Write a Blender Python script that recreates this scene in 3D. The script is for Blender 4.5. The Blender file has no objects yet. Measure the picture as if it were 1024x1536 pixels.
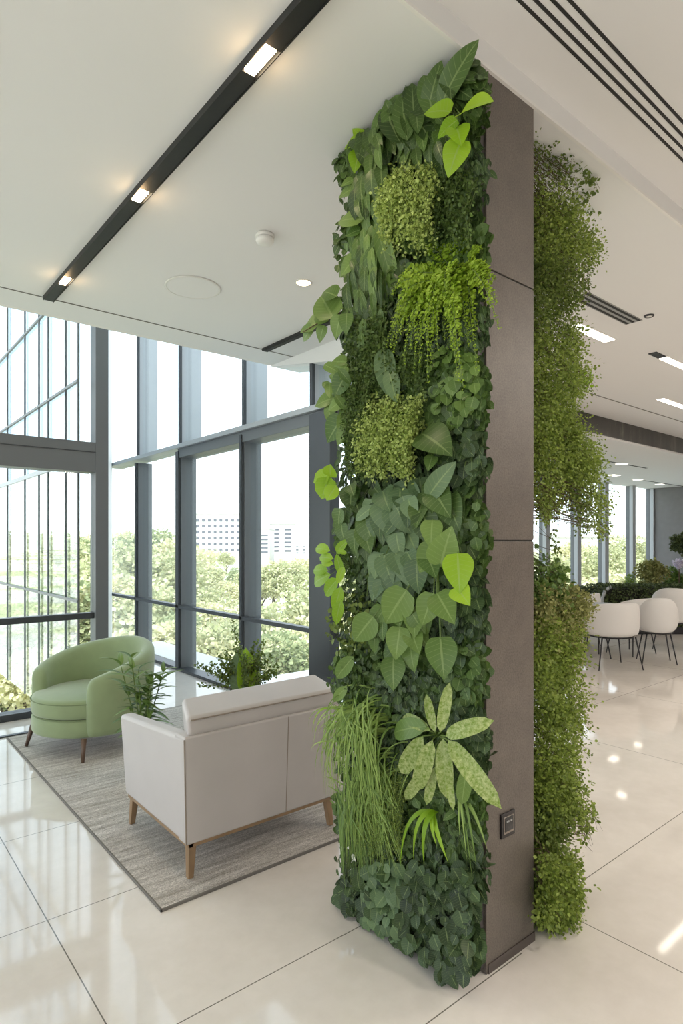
import bpy, bmesh, math, random
import numpy as np
from mathutils import Vector, Matrix
random.seed(7); RNG = np.random.default_rng(11)
sc = bpy.context.scene
COL = sc.collection
F = 915.0; EYE = 1.55; HOR = 815.0
TH = math.atan(762.0/915.0); S_, C_ = math.sin(TH), math.cos(TH)
PI = math.pi

def ray(px, py):
    s = (px-512)/F; t = (HOR-py)/F
    return Vector((S_+C_*s, C_-S_*s, t))
def W(px, py, x=None, y=None, z=None, d=None):
    r = ray(px, py)
    if x is not None: k = x/r.x
    elif y is not None: k = y/r.y
    elif z is not None: k = (z-EYE)/r.z
    else: k = d
    return Vector((0, 0, EYE))+r*k

def lin(c):
    c = c/255.0
    return c/12.92 if c <= 0.04045 else ((c+0.055)/1.055)**2.4
def rgb(r, g, b): return (lin(r), lin(g), lin(b), 1.0)

# ------------------------------------------------------------------ materials
class NT:
    def __init__(s, name):
        m = bpy.data.materials.new(name); m.use_nodes = True
        s.m = m; s.t = m.node_tree; s.t.nodes.clear()
        s.out = s.n('ShaderNodeOutputMaterial')
    def n(s, typ, **kw):
        nd = s.t.nodes.new(typ)
        for k, v in kw.items(): setattr(nd, k, v)
        return nd
    def l(s, a, b): s.t.links.new(a, b)
    def math(s, op, a, b=None, c=None):
        nd = s.n('ShaderNodeMath', operation=op)
        for i, v in enumerate((a, b, c)):
            if v is None: continue
            if isinstance(v, (int, float)): nd.inputs[i].default_value = v
            else: s.l(v, nd.inputs[i])
        return nd.outputs[0]
    def ramp(s, fac, stops):
        r = s.n('ShaderNodeValToRGB'); e = r.color_ramp.elements
        while len(e) < len(stops): e.new(0.5)
        for q, (p, c) in zip(e, stops): q.position = p; q.color = c
        s.l(fac, r.inputs[0]); return r.outputs[0]
    def noise(s, scale, detail=3, vec=None, rough=0.5):
        nd = s.n('ShaderNodeTexNoise'); nd.inputs['Scale'].default_value = scale
        nd.inputs['Detail'].default_value = detail; nd.inputs['Roughness'].default_value = rough
        if vec is not None: s.l(vec, nd.inputs['Vector'])
        return nd
    def coord(s, scale=(1, 1, 1), kind='Object'):
        tc = s.n('ShaderNodeTexCoord'); mp = s.n('ShaderNodeMapping')
        mp.inputs['Scale'].default_value = scale
        s.l(tc.outputs[kind], mp.inputs[0]); return mp.outputs[0]
    def wcoord(s, scale=(1, 1, 1)):
        g = s.n('ShaderNodeNewGeometry'); mp = s.n('ShaderNodeMapping')
        mp.inputs['Scale'].default_value = scale
        s.l(g.outputs['Position'], mp.inputs[0]); return mp.outputs[0]

def mat(name, col, rough=0.5, metal=0.0, spec=0.5, vary=0.0, vscale=8, bump=0.0, bscale=60, coat=0, sheen=0, stretch=(1, 1, 1)):
    N = NT(name); p = N.n('ShaderNodeBsdfPrincipled'); N.l(p.outputs[0], N.out.inputs[0])
    p.inputs['Base Color'].default_value = col; p.inputs['Roughness'].default_value = rough
    p.inputs['Metallic'].default_value = metal; p.inputs['Specular IOR Level'].default_value = spec
    p.inputs['Coat Weight'].default_value = coat; p.inputs['Sheen Weight'].default_value = sheen
    if vary > 0:
        nz = N.noise(vscale, 4, N.wcoord(stretch))
        a = tuple(max(0, c*(1-vary)) for c in col[:3])+(1,); b = tuple(min(1, c*(1+vary)) for c in col[:3])+(1,)
        N.l(N.ramp(nz.outputs[0], [(0.25, a), (0.75, b)]), p.inputs['Base Color'])
    if bump > 0:
        nb = N.noise(bscale, 3, N.wcoord(stretch)); b = N.n('ShaderNodeBump')
        b.inputs['Strength'].default_value = bump; b.inputs['Distance'].default_value = 0.004
        N.l(nb.outputs[0], b.inputs['Height']); N.l(b.outputs[0], p.inputs['Normal'])
    return N.m

def emis(name, col, st):
    N = NT(name); e = N.n('ShaderNodeEmission'); e.inputs[0].default_value = col; e.inputs[1].default_value = st
    N.l(e.outputs[0], N.out.inputs[0]); return N.m

def glass(name, tint, refl=0.9):
    N = NT(name); t = N.n('ShaderNodeBsdfTransparent'); t.inputs[0].default_value = tint
    g = N.n('ShaderNodeBsdfGlossy'); g.inputs['Roughness'].default_value = 0.0; g.inputs[0].default_value = (refl, refl, refl, 1)
    f = N.n('ShaderNodeLayerWeight'); f.inputs[0].default_value = 0.5
    fr = N.math('ADD', N.math('MULTIPLY', N.math('POWER', f.outputs['Facing'], 5.0), 0.9), 0.04)
    mx = N.n('ShaderNodeMixShader'); N.l(fr, mx.inputs[0]); N.l(t.outputs[0], mx.inputs[1]); N.l(g.outputs[0], mx.inputs[2])
    N.l(mx.outputs[0], N.out.inputs[0]); return N.m

def leafmat(name, dark, light, rough=0.42, trans=0.25, spec=0.4, vein=0.0, variegated=None):
    """per-leaf colour between two greens, a little light passing through the blade"""
    N = NT(name); g = N.n('ShaderNodeNewGeometry')
    c = N.ramp(g.outputs['Random Per Island'], [(0.0, dark), (1.0, light)])
    if variegated:
        nz = N.noise(90, 5, N.wcoord(), 0.7)
        f = N.ramp(nz.outputs[0], [(0.38, (0, 0, 0, 1)), (0.66, (1, 1, 1, 1))])
        mx = N.n('ShaderNodeMix', data_type='RGBA'); N.l(f, mx.inputs[0]); N.l(c, mx.inputs[6]); mx.inputs[7].default_value = variegated
        c = mx.outputs[2]
    # midrib and side veins, drawn from each blade's own across / along coordinates
    at = N.n('ShaderNodeAttribute', attribute_name='blade'); sx = N.n('ShaderNodeSeparateXYZ'); N.l(at.outputs['Vector'], sx.inputs[0])
    ac = N.math('SUBTRACT', sx.outputs[0], 1.0); isb = N.math('GREATER_THAN', sx.outputs[0], 0.999)
    rib = N.math('MULTIPLY', N.math('LESS_THAN', ac, 0.07), isb)
    wv = N.math('SINE', N.math('MULTIPLY', N.math('SUBTRACT', sx.outputs[1], N.math('MULTIPLY', ac, 0.16)), 52.0))
    vn = N.math('MULTIPLY', N.math('MULTIPLY', N.math('GREATER_THAN', wv, 0.93), isb), 0.45)
    vm = N.math('MULTIPLY', N.math('MAXIMUM', rib, vn), 0.38)
    mv = N.n('ShaderNodeMix', data_type='RGBA'); N.l(vm, mv.inputs[0]); N.l(c, mv.inputs[6]); mv.inputs[7].default_value = rgb(176, 196, 128); c = mv.outputs[2]
    p = N.n('ShaderNodeBsdfPrincipled'); N.l(c, p.inputs['Base Color']); p.inputs['Roughness'].default_value = rough
    p.inputs['Specular IOR Level'].default_value = spec
    bmp = N.n('ShaderNodeBump'); bmp.inputs['Strength'].default_value = 0.35; bmp.inputs['Distance'].default_value = 0.002; bmp.invert = True
    N.l(vm, bmp.inputs['Height']); N.l(bmp.outputs[0], p.inputs['Normal'])
    tr = N.n('ShaderNodeBsdfTranslucent'); N.l(c, tr.inputs[0])
    mx = N.n('ShaderNodeMixShader'); mx.inputs[0].default_value = trans
    N.l(p.outputs[0], mx.inputs[1]); N.l(tr.outputs[0], mx.inputs[2]); N.l(mx.outputs[0], N.out.inputs[0]); return N.m

M = {}
M['ceiling'] = mat('ceiling_paint', (0.77, 0.77, 0.765, 1), 0.9, spec=0.2)
M['wall_white'] = mat('wall_paint', (0.80, 0.79, 0.77, 1), 0.8, spec=0.2)
M['frame'] = mat('anodised_frame', rgb(112, 115, 118), 0.45, 0.3)
M['frame_dark'] = mat('dark_frame', rgb(70, 73, 77), 0.4, 0.3)
M['frame_light'] = mat('light_frame', rgb(176, 180, 184), 0.4, 0.2)
M['panel_pale'] = mat('pale_panel', rgb(215, 218, 220), 0.5)
M['black'] = mat('black_track', rgb(26, 26, 26), 0.5)
M['slot'] = mat('slot_dark', rgb(38, 38, 36), 0.7)
M['groove'] = mat('groove_grey', rgb(110, 107, 100), 0.7)
M['grey_wall'] = mat('grey_wall', rgb(128, 127, 128), 0.7, vary=0.05)
M['stone'] = None
M['glass'] = glass('clear_glass', (0.95, 0.98, 0.98, 1))
M['glass_blue'] = glass('sky_reflection_glass', (0.80, 0.89, 0.95, 1))  # blue tint stands in for sky reflected in the outer screen
M['lamp'] = emis('lamp_diffuser', (1.0, 0.80, 0.52, 1), 14)
M['lamp_white'] = emis('panel_diffuser', (1.0, 0.93, 0.82, 1), 4)
M['plastic_white'] = mat('white_plastic', rgb(225, 224, 220), 0.4)
M['grey_plastic'] = mat('grey_plastic', rgb(150, 150, 148), 0.4)

# concrete pillar
N = NT('dark_concrete'); p = N.n('ShaderNodeBsdfPrincipled'); N.l(p.outputs[0], N.out.inputs[0])
n1 = N.noise(7, 8, N.wcoord(), 0.7); n2 = N.noise(160, 3, N.wcoord(), 0.6)
c1 = N.ramp(n1.outputs[0], [(0.25, rgb(92, 85, 79)), (0.75, rgb(114, 106, 98))])
c2 = N.ramp(n2.outputs[0], [(0.30, (0.66, 0.66, 0.66, 1)), (0.62, (1.12, 1.12, 1.12, 1))])
mx = N.n('ShaderNodeMix', data_type='RGBA', blend_type='MULTIPLY'); mx.inputs[0].default_value = 1
N.l(c1, mx.inputs[6]); N.l(c2, mx.inputs[7]); N.l(mx.outputs[2], p.inputs['Base Color'])
p.inputs['Roughness'].default_value = 0.42
b = N.n('ShaderNodeBump'); b.inputs['Strength'].default_value = 0.25; b.inputs['Distance'].default_value = 0.002
N.l(n2.outputs[0], b.inputs['Height']); N.l(b.outputs[0], p.inputs['Normal']); M['concrete'] = N.m

# dark marble frieze
N = NT('dark_marble'); p = N.n('ShaderNodeBsdfPrincipled'); N.l(p.outputs[0], N.out.inputs[0])
n1 = N.noise(2.2, 6, N.wcoord((2.2, 1, 0.5)), 0.7)
N.l(N.ramp(n1.outputs[0], [(0.3, rgb(40, 40, 38)), (0.55, rgb(66, 63, 58)), (0.68, rgb(110, 108, 98)), (0.75, rgb(58, 60, 55))]), p.inputs['Base Color'])
p.inputs['Roughness'].default_value = 0.3; M['marble'] = N.m

# polished floor with grout lines
N = NT('polished_stone_floor'); p = N.n('ShaderNodeBsdfPrincipled'); N.l(p.outputs[0], N.out.inputs[0])
g = N.n('ShaderNodeNewGeometry'); sp = N.n('ShaderNodeSeparateXYZ'); N.l(g.outputs['Position'], sp.inputs[0])
X, Y = sp.outputs[0], sp.outputs[1]
def near(v, c, w=0.0022): return N.math('LESS_THAN', N.math('ABSOLUTE', N.math('SUBTRACT', v, c)), w)
def band(v, lo, hi): return N.math('MULTIPLY', N.math('GREATER_THAN', v, lo), N.math('LESS_THAN', v, hi))
mask = None
for c in (-4.4, -2.7, -1.0, 0.676, 2.355, 4.58, 6.3, 8.0, 9.7, 11.4):
    q = near(X, c); mask = q if mask is None else N.math('MAXIMUM', mask, q)
for c, lo, hi in ((1.0, -6, 0.676), (1.85, -6, 2.0), (2.70, -6, 1.9), (3.55, -6, 3.4), (4.4, -6, 3.4), (1.337, 0.676, 2.0),
                  (1.445, 2.355, 17), (2.95, 2.355, 17), (4.45, 3.5, 17), (5.95, 3.5, 17), (0.1, -6, 17), (-1.4, -6, 17)):
    q = N.math('MULTIPLY', near(Y, c), band(X, lo, hi)); mask = N.math('MAXIMUM', mask, q)
n1 = N.noise(1.3, 8, N.wcoord(), 0.62); n2 = N.noise(14, 5, N.wcoord(), 0.6)
c1 = N.ramp(n1.outputs[0], [(0.3, rgb(224, 217, 210)), (0.7, rgb(240, 234, 228))])
c2 = N.ramp(n2.outputs[0], [(0.3, (0.95, 0.95, 0.94, 1)), (0.7, (1.0, 1.0, 1.0, 1))])
mx = N.n('ShaderNodeMix', data_type='RGBA', blend_type='MULTIPLY'); mx.inputs[0].default_value = 1
N.l(c1, mx.inputs[6]); N.l(c2, mx.inputs[7])
m2 = N.n('ShaderNodeMix', data_type='RGBA'); N.l(mask, m2.inputs[0]); N.l(mx.outputs[2], m2.inputs[6]); m2.inputs[7].default_value = rgb(120, 116, 108)
N.l(m2.outputs[2], p.inputs['Base Color'])
rr = N.n('ShaderNodeMapRange'); N.l(n1.outputs[0], rr.inputs[0]); rr.inputs[3].default_value = 0.03; rr.inputs[4].default_value = 0.08
N.l(rr.outputs[0], p.inputs['Roughness']); p.inputs['Specular IOR Level'].default_value = 0.6
M['floor'] = N.m

# woven rug
N = NT('woven_rug'); p = N.n('ShaderNodeBsdfPrincipled'); N.l(p.outputs[0], N.out.inputs[0])
n1 = N.noise(3.0, 5, N.wcoord((1.0, 9, 1)), 0.7); n2 = N.noise(60, 3, N.wcoord((1, 5, 1)), 0.6); n3 = N.noise(150, 2, N.wcoord((1, 1, 1)))
c1 = N.ramp(n1.outputs[0], [(0.35, rgb(172, 165, 156)), (0.65, rgb(222, 216, 210))])
c2 = N.ramp(n2.outputs[0], [(0.35, (0.76, 0.76, 0.76, 1)), (0.62, (1.1, 1.1, 1.1, 1))])
mx = N.n('ShaderNodeMix', data_type='RGBA', blend_type='MULTIPLY'); mx.inputs[0].default_value = 1
N.l(c1, mx.inputs[6]); N.l(c2, mx.inputs[7])
c3 = N.ramp(n3.outputs[0], [(0.4, (0.75, 0.75, 0.75, 1)), (0.6, (1.1, 1.1, 1.1, 1))])
m3 = N.n('ShaderNodeMix', data_type='RGBA', blend_type='MULTIPLY'); m3.inputs[0].default_value = 1
N.l(mx.outputs[2], m3.inputs[6]); N.l(c3, m3.inputs[7])
N.l(m3.outputs[2], p.inputs['Base Color'])
p.inputs['Roughness'].default_value = 0.95
b = N.n('ShaderNodeBump'); b.inputs['Strength'].default_value = 0.6; b.inputs['Distance'].default_value = 0.004
N.l(n3.outputs[0], b.inputs['Height']); N.l(b.outputs[0], p.inputs['Normal']); M['rug'] = N.m
M['rug_edge'] = mat('rug_binding', rgb(120, 116, 110), 0.9, bump=0.3)

M['leather'] = mat('pale_leather', rgb(194, 188, 185), 0.42, vary=0.03, vscale=5, bump=0.12, bscale=350)
M['leather_in'] = mat('taupe_leather', rgb(170, 158, 144), 0.5, vary=0.03, bump=0.12, bscale=350)
M['piping'] = mat('piping', rgb(150, 138, 126), 0.5)
M['wood'] = mat('oiled_wood', rgb(150, 122, 92), 0.4, vary=0.18, vscale=14, stretch=(1, 1, 0.2))
M['wood_dark'] = mat('walnut_wood', rgb(98, 76, 62), 0.4, vary=0.15, vscale=14)
M['velvet'] = mat('green_velvet', rgb(140, 156, 114), 0.75, vary=0.06, vscale=9, bump=0.1, bscale=300, sheen=0.4)
M['velvet_dark'] = mat('green_seam', rgb(116, 130, 92), 0.8)
M['chair_white'] = mat('white_upholstery', rgb(214, 212, 210), 0.6)
M['metal_dark'] = mat('dark_metal', rgb(60, 60, 64), 0.4, 0.6)
M['pot'] = mat('white_ceramic', rgb(232, 230, 226), 0.35)
M['soil'] = mat('soil', rgb(52, 42, 34), 0.95, bump=0.5)
M['felt'] = mat('planting_felt', rgb(34, 36, 30), 0.95, bump=0.4, bscale=40)
M['tray'] = mat('dark_metal_tray', rgb(88, 85, 84), 0.5, 0.2, vary=0.06)
M['socket'] = mat('socket_black', rgb(40, 36, 38), 0.35)
M['socket_in'] = mat('socket_insert', rgb(30, 30, 34), 0.25)
M['socket_rim'] = mat('socket_metal', rgb(150, 140, 132), 0.3, 0.6)
M['bark'] = mat('stem_brown', rgb(84, 70, 48), 0.8)
M['stem'] = mat('stem_green', rgb(98, 120, 54), 0.6)
M['plinth'] = mat('plinth_dark', rgb(82, 74, 70), 0.4)

# foliage
M['lf_dark'] = leafmat('leaf_dark', rgb(54, 76, 38), rgb(96, 124, 62), 0.34)
M['lf_deep'] = leafmat('leaf_deep', rgb(44, 62, 38), rgb(80, 104, 62), 0.4)
M['lf_mid'] = leafmat('leaf_mid', rgb(80, 110, 50), rgb(126, 154, 78), 0.34)
M['lf_blue'] = leafmat('leaf_blue', rgb(80, 106, 68), rgb(122, 148, 104), 0.35)
M['lf_lime'] = leafmat('leaf_lime', rgb(128, 170, 30), rgb(168, 205, 56), 0.35, 0.35)
M['lf_fern'] = leafmat('leaf_fern', rgb(122, 152, 34), rgb(172, 200, 66), 0.5, 0.35)
M['lf_tiny'] = leafmat('leaf_tiny', rgb(140, 160, 74), rgb(196, 212, 126), 0.5, 0.3)
M['lf_tinyd'] = leafmat('leaf_tiny_dark', rgb(62, 84, 40), rgb(108, 132, 66), 0.5, 0.3)
M['lf_grass'] = leafmat('leaf_grass', rgb(108, 138, 58), rgb(170, 194, 104), 0.4, 0.3)
M['lf_varie'] = leafmat('leaf_variegated', rgb(112, 142, 50), rgb(136, 164, 64), 0.4, 0.25, variegated=rgb(200, 210, 146))
M['lf_side'] = leafmat('leaf_side', rgb(104, 126, 50), rgb(166, 184, 90), 0.45, 0.35)
M['lf_sided'] = leafmat('leaf_side_dark', rgb(82, 102, 44), rgb(134, 152, 74), 0.45, 0.35)
M['lf_hedge'] = leafmat('leaf_hedge', rgb(52, 66, 38), rgb(90, 106, 62), 0.5, 0.15)
M['lf_tree'] = leafmat('leaf_tree_hazed', rgb(172, 178, 132), rgb(218, 216, 178), 0.8, 0.3, spec=0.1)  # outdoor leaf colours are paled in place of aerial haze
M['lf_tree2'] = leafmat('leaf_tree_yellow_hazed', rgb(202, 200, 156), rgb(232, 228, 196), 0.8, 0.3, spec=0.1)
M['lf_tree3'] = leafmat('leaf_tree_deep_hazed', rgb(140, 152, 112), rgb(188, 194, 150), 0.8, 0.3, spec=0.1)
M['lf_dry'] = leafmat('leaf_bronze', rgb(118, 122, 66), rgb(176, 176, 112), 0.6, 0.2)

# ------------------------------------------------------------------ mesh building
class MB:
    def __init__(s): s.v = []; s.f = []
    def add(s, vs, fs):
        o = len(s.v); s.v += [tuple(v) for v in vs]; s.f += [tuple(i+o for i in f) for f in fs]; return s
    def box(s, x0, x1, y0, y1, z0, z1):
        return s.add([(x0, y0, z0), (x1, y0, z0), (x1, y1, z0), (x0, y1, z0), (x0, y0, z1), (x1, y0, z1), (x1, y1, z1), (x0, y1, z1)],
                     [(0, 3, 2, 1), (4, 5, 6, 7), (0, 1, 5, 4), (1, 2, 6, 5), (2, 3, 7, 6), (3, 0, 4, 7)])
    def hexa(s, bottom, top):
        return s.add(list(bottom)+list(top), [(0, 3, 2, 1), (4, 5, 6, 7), (0, 1, 5, 4), (1, 2, 6, 5), (2, 3, 7, 6), (3, 0, 4, 7)])
    def beam(s, a, b, w, h):
        a, b = Vector(a), Vector(b); d = (b-a).normalized(); up = Vector((0, 0, 1))
        if abs(d.z) > 0.95: up = Vector((0, 1, 0))
        r = d.cross(up).normalized()*w/2; u = r.cross(d).normalized()*h/2
        vs = [a-r-u, a+r-u, a+r+u, a-r+u, b-r-u, b+r-u, b+r+u, b-r+u]
        return s.add(vs, [(0, 3, 2, 1), (4, 5, 6, 7), (0, 1, 5, 4), (1, 2, 6, 5), (2, 3, 7, 6), (3, 0, 4, 7)])
    def tube(s, pts, rad, n=8, cap=True):
        pts = [Vector(p) for p in pts]; m = len(pts)
        if not isinstance(rad, (list, tuple)): rad = [rad]*m
        o = len(s.v); prev = None
        for i, p in enumerate(pts):
            d = (pts[min(i+1, m-1)]-pts[max(i-1, 0)]).normalized()
            if prev is None:
                r = d.cross(Vector((0, 0, 1)) if abs(d.z) < 0.9 else Vector((1, 0, 0))).normalized()
            else: r = (prev-d*prev.dot(d)).normalized()
            prev = r; q = d.cross(r)
            for k in range(n):
                a = 2*PI*k/n; s.v.append(tuple(p+(r*math.cos(a)+q*math.sin(a))*rad[i]))
        for i in range(m-1):
            for k in range(n):
                a = o+i*n+k; b = o+i*n+(k+1) % n; s.f.append((a, b, b+n, a+n))
        if cap:
            s.f.append(tuple(o+k for k in range(n))[::-1]); s.f.append(tuple(o+(m-1)*n+k for k in range(n)))
        return s
    def lathe(s, prof, n=32, c=(0, 0, 0), cap=True):
        o = len(s.v); m = len(prof)
        for r, z in prof:
            for k in range(n):
                a = 2*PI*k/n; s.v.append((c[0]+r*math.cos(a), c[1]+r*math.sin(a), c[2]+z))
        for i in range(m-1):
            for k in range(n):
                a = o+i*n+k; b = o+i*n+(k+1) % n; s.f.append((a, b, b+n, a+n))
        if cap:
            s.f.append(tuple(o+k for k in range(n))[::-1]); s.f.append(tuple(o+(m-1)*n+k for k in range(n)))
        return s

def link(o, parent=None):
    COL.objects.link(o)
    if parent is not None: o.parent = parent
    return o
def mk(name, mb, m, parent=None, loc=(0, 0, 0), smooth=False, bevel=0, seg=3, subsurf=0, local=True):
    """one mesh object; with local=False the vertices are given in world space and moved to loc"""
    me = bpy.data.meshes.new(name); vs = mb.v
    off = Vector((0, 0, 0))
    if not local:
        off = Vector(loc) if parent is None else Vector(parent.location)
        vs = [(v[0]-off.x, v[1]-off.y, v[2]-off.z) for v in vs]
    me.from_pydata(vs, [], mb.f); me.validate(); me.update()
    bm = bmesh.new(); bm.from_mesh(me); bmesh.ops.recalc_face_normals(bm, faces=bm.faces); bm.to_mesh(me); bm.free()
    if smooth: me.polygons.foreach_set('use_smooth', [True]*len(me.polygons))
    me.materials.append(m)
    o = bpy.data.objects.new(name, me); o.location = loc if parent is None else ((0, 0, 0) if not local else loc); link(o, parent)
    if bevel > 0:
        b = o.modifiers.new('bevel', 'BEVEL'); b.width = bevel; b.segments = seg; b.limit_method = 'ANGLE'; b.angle_limit = math.radians(40)
        me.polygons.foreach_set('use_smooth', [True]*len(me.polygons))
        wn = o.modifiers.new('wn', 'WEIGHTED_NORMAL'); wn.keep_sharp = True
    if subsurf:
        q = o.modifiers.new('sub', 'SUBSURF'); q.levels = subsurf; q.render_levels = subsurf
        me.polygons.foreach_set('use_smooth', [True]*len(me.polygons))
    return o
def tag(o, label, cat, group=None, kind=None):
    o['label'] = label; o['category'] = cat
    if group: o['group'] = group
    if kind: o['kind'] = kind
    return o
def thing(name, label, cat, loc, rz=0, group=None):
    o = bpy.data.objects.new(name, None); o.location = loc; o.rotation_euler = (0, 0, rz); link(o); o.empty_display_size = 0.1
    return tag(o, label, cat, group)
def struct(name, mb, m, parent=None, **kw):
    o = mk(name, mb, m, parent, **kw)
    if parent is None: o['kind'] = 'structure'
    return o

# ------------------------------------------------------------------ the room
H1, H2, H3 = 3.25, 3.35, 2.98
YE = 4.87
WX = 3.25           # window wall
mb = MB()
mb.box(-7, 17, -7, 6.0, -0.2, 0); mb.add([(1.96, 6.0, 0), (WX, 6.0, 0), (WX, 9.7, 0), (1.96, 6.0, -0.2), (WX, 6.0, -0.2), (WX, 9.7, -0.2)], [(0, 1, 2), (3, 5, 4), (0, 2, 5, 3)])
mb.box(7.7, 17, 6.0, 7.1, -0.2, 0)
mb2 = mb; struct('floor', mb, M['floor'])

mb = MB()
mb.box(-7, WX+0.1, 1.35, YE, H1, H1+0.5)
mb.box(WX+0.1, 5.0, 1.35, 3.4, H1, H1+0.5)
mb.box(5.0, 17, 1.35, 3.4, H1, H1+0.5)
mb.hexa([(4.3, 3.4, H1), (17, 3.4, H1), (17, 4.08, H1), (5.15, 4.08, H1)], [(4.3, 3.4, H1+0.5), (17, 3.4, H1+0.5), (17, 4.08, H1+0.5), (5.15, 4.08, H1+0.5)])
mb.hexa([(5.15, 4.08, H3), (17, 4.08, H3), (17, 7.2, H3), (9.0, 7.2, H3)], [(5.15, 4.08, H1+0.5), (17, 4.08, H1+0.5), (17, 7.2, H1+0.5), (9.0, 7.2, H1+0.5)])
mb.box(-7, 17, -7, 1.35, H2, H2+0.4)
ceil = struct('ceiling', mb, M['ceiling'])
mb = MB(); mb.box(-7, WX+0.1, YE, YE+0.05, H1, 6.1); struct('wall_upstand', mb, M['wall_white'])
mb = MB(); mb.box(-7, WX+0.3, YE, 10.2, 6.0, 6.2); struct('ceiling_atrium', mb, M['ceiling'])
mb = MB(); mb.box(-7, WX, 4.545, 4.557, H1-0.003, H1+0.01); mb.box(4.5, 17, 3.50, 3.515, H1-0.003, H1+0.01); struct('trim_1', mb, M['groove'])
mb = MB(); mb.box(5.2, 17, 4.06, 4.10, H3+0.03, H1-0.002); struct('trim_2', mb, M['marble'])
mb = MB(); mb.box(-7, 17, 1.338, 1.352, H1-0.006, H1+0.006); struct('trim_lit_edge', mb, M['wall_white'])  # pale strip puts the bright lit edge of the step into colour
mb = MB(); mb.box(1.0, 2.97, 1.5, 1.5, 0, 0)

# hidden returns behind the pillar, grey end wall
mb = MB(); mb.box(WX, 4.35, 3.4, 3.5, 0, H1); struct('wall_front', mb, M['wall_white'])
mb = MB(); mb.hexa([(4.3, 3.45, 0), (4.4, 3.4, 0), (9.1, 7.1, 0), (9.0, 7.2, 0)], [(4.3, 3.45, H1), (4.4, 3.4, H1), (9.1, 7.1, H1), (9.0, 7.2, H1)]); struct('wall_side', mb, M['wall_white'])
mb = MB(); mb.box(-7, 17, -7.2, -7, 0, H2); struct('wall_back_blocker', mb, M['grey_wall'])  # unseen wall added to cut light reaching the step and pillar from behind
mb = MB(); mb.box(16.4, 16.6, -7, 7.2, 0, H2); struct('wall_right', mb, M['grey_wall'])

# --- left glazing along y = 6 --------------------------------------------------
def win(name): o = bpy.data.objects.new(name, None); o['kind'] = 'structure'; return link(o)
w1 = win('window_1')
mb = MB(); mb.box(1.90, 2.02, 5.90, 6.06, 0, 6.0); mk('corner_post', mb, M['frame'], w1, bevel=0.004)
mb = MB(); mb.box(-7, 1.90, 5.90, 6.10, 2.22, 2.50); mk('transom_beam', mb, M['frame'], w1, bevel=0.004)
mb = MB(); mb.box(-7, 1.90, 5.89, 5.90, 2.405, 2.41); mk('beam_joint', mb, M['frame_dark'], w1)
mb = MB(); mb.box(-7, 1.90, 5.94, 6.02, 0.84, 0.895); mk('transom', mb, M['frame_dark'], w1, bevel=0.003)
mb = MB(); mb.box(-7, 1.90, 5.92, 6.06, 0.0, 0.06); mk('sill_rail', mb, M['frame_dark'], w1, bevel=0.003)
mb = MB(); mb.box(-7, 1.90, 5.45, 5.49, 0.0, 0.012); mk('floor_track', mb, M['frame_dark'], w1)
for k, x in enumerate((-5.2, -3.2, -1.2, 0.4)):
    if x < 0.3:
        mb = MB(); mb.box(x, x+0.08, 5.92, 6.04, 0.06, 6.0); mk('mullion', mb, M['frame'], w1)
mb = MB(); mb.box(-7, 1.90, 5.978, 5.99, 0.06, 6.0); mk('glass_pane', mb, M['glass'], w1)

# pale return panel, seen edge on beyond the post
mb = MB()
a = Vector((1.98, 6.06, 0)); b_ = Vector((WX, 9.45, 0)); dn = (b_-a).normalized(); pn = Vector((dn.y, -dn.x, 0))*0.04
mb.hexa([a, b_, b_+pn, a+pn], [q+Vector((0, 0, 6)) for q in (a, b_, b_+pn, a+pn)])
struct('wall_return', mb, M['panel_pale'])

# --- right glazing along x = 3.25 ----------------------------------------------
w2 = win('window_2')
ys = [4.335, 5.50, 7.01, 8.35]
ztop = 2.72
mb = MB(); mb.box(WX, WX+0.16, 3.92, 4.32, 0, ztop-0.05)
mb = MB(); mb.box(WX-0.10, WX+0.0, 3.93, 4.22, 0, ztop-0.06); mk('corner_post', mb, M['frame_dark'], w2, bevel=0.004)
for i, y in enumerate(ys):
    # lower mullion: slim dark front edge with a deeper fin behind it
    dk = 0.05 if i in (1, 3) else 0.09
    if i > 0:
        mb = MB(); mb.box(WX, WX+0.20, y-dk/2-0.02, y+dk/2, 0.02, ztop-0.05); m_ = mk('mullion', mb, M['frame'], w2, bevel=0.003)
        mb = MB(); mb.box(WX-0.03, WX, y-dk/2, y+dk/2-0.01, 0.02, ztop-0.05); mk('mullion_cap', mb, M['frame_dark'], m_)
    mb = MB(); mb.box(WX+0.02, WX+0.28, y-0.045, y+0.005, ztop, 6.0); m_ = mk('mullion', mb, M['frame_light'], w2, bevel=0.003)
    mb = MB(); mb.box(WX-0.01, WX+0.02, y-0.045, y-0.005, ztop, 6.0); mk('mullion_cap', mb, M['frame_dark'], m_)
mb = MB(); mb.box(WX-0.06, WX+0.2, 3.5, 9.45, ztop-0.02, ztop+0.03); mk('transom', mb, M['frame_light'], w2, bevel=0.004)
mb = MB(); mb.box(WX-0.02, WX+0.2, 3.5, 7.0, ztop-0.13, ztop-0.02); mk('transom', mb, M['frame'], w2, bevel=0.004)
mb = MB(); mb.box(WX-0.03, WX+0.05, 3.5, 9.45, 0.76, 0.80); mk('transom', mb, M['frame_dark'], w2, bevel=0.003)
mb = MB(); mb.box(WX-0.03, WX+0.12, 3.5, 9.45, 0.0, 0.035); mk('sill_rail', mb, M['frame_dark'], w2, bevel=0.003)
mb = MB(); mb.box(WX+0.06, WX+0.07, 3.5, 9.45, 0.03, 6.0); mk('glass_pane', mb, M['glass'], w2)
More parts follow.
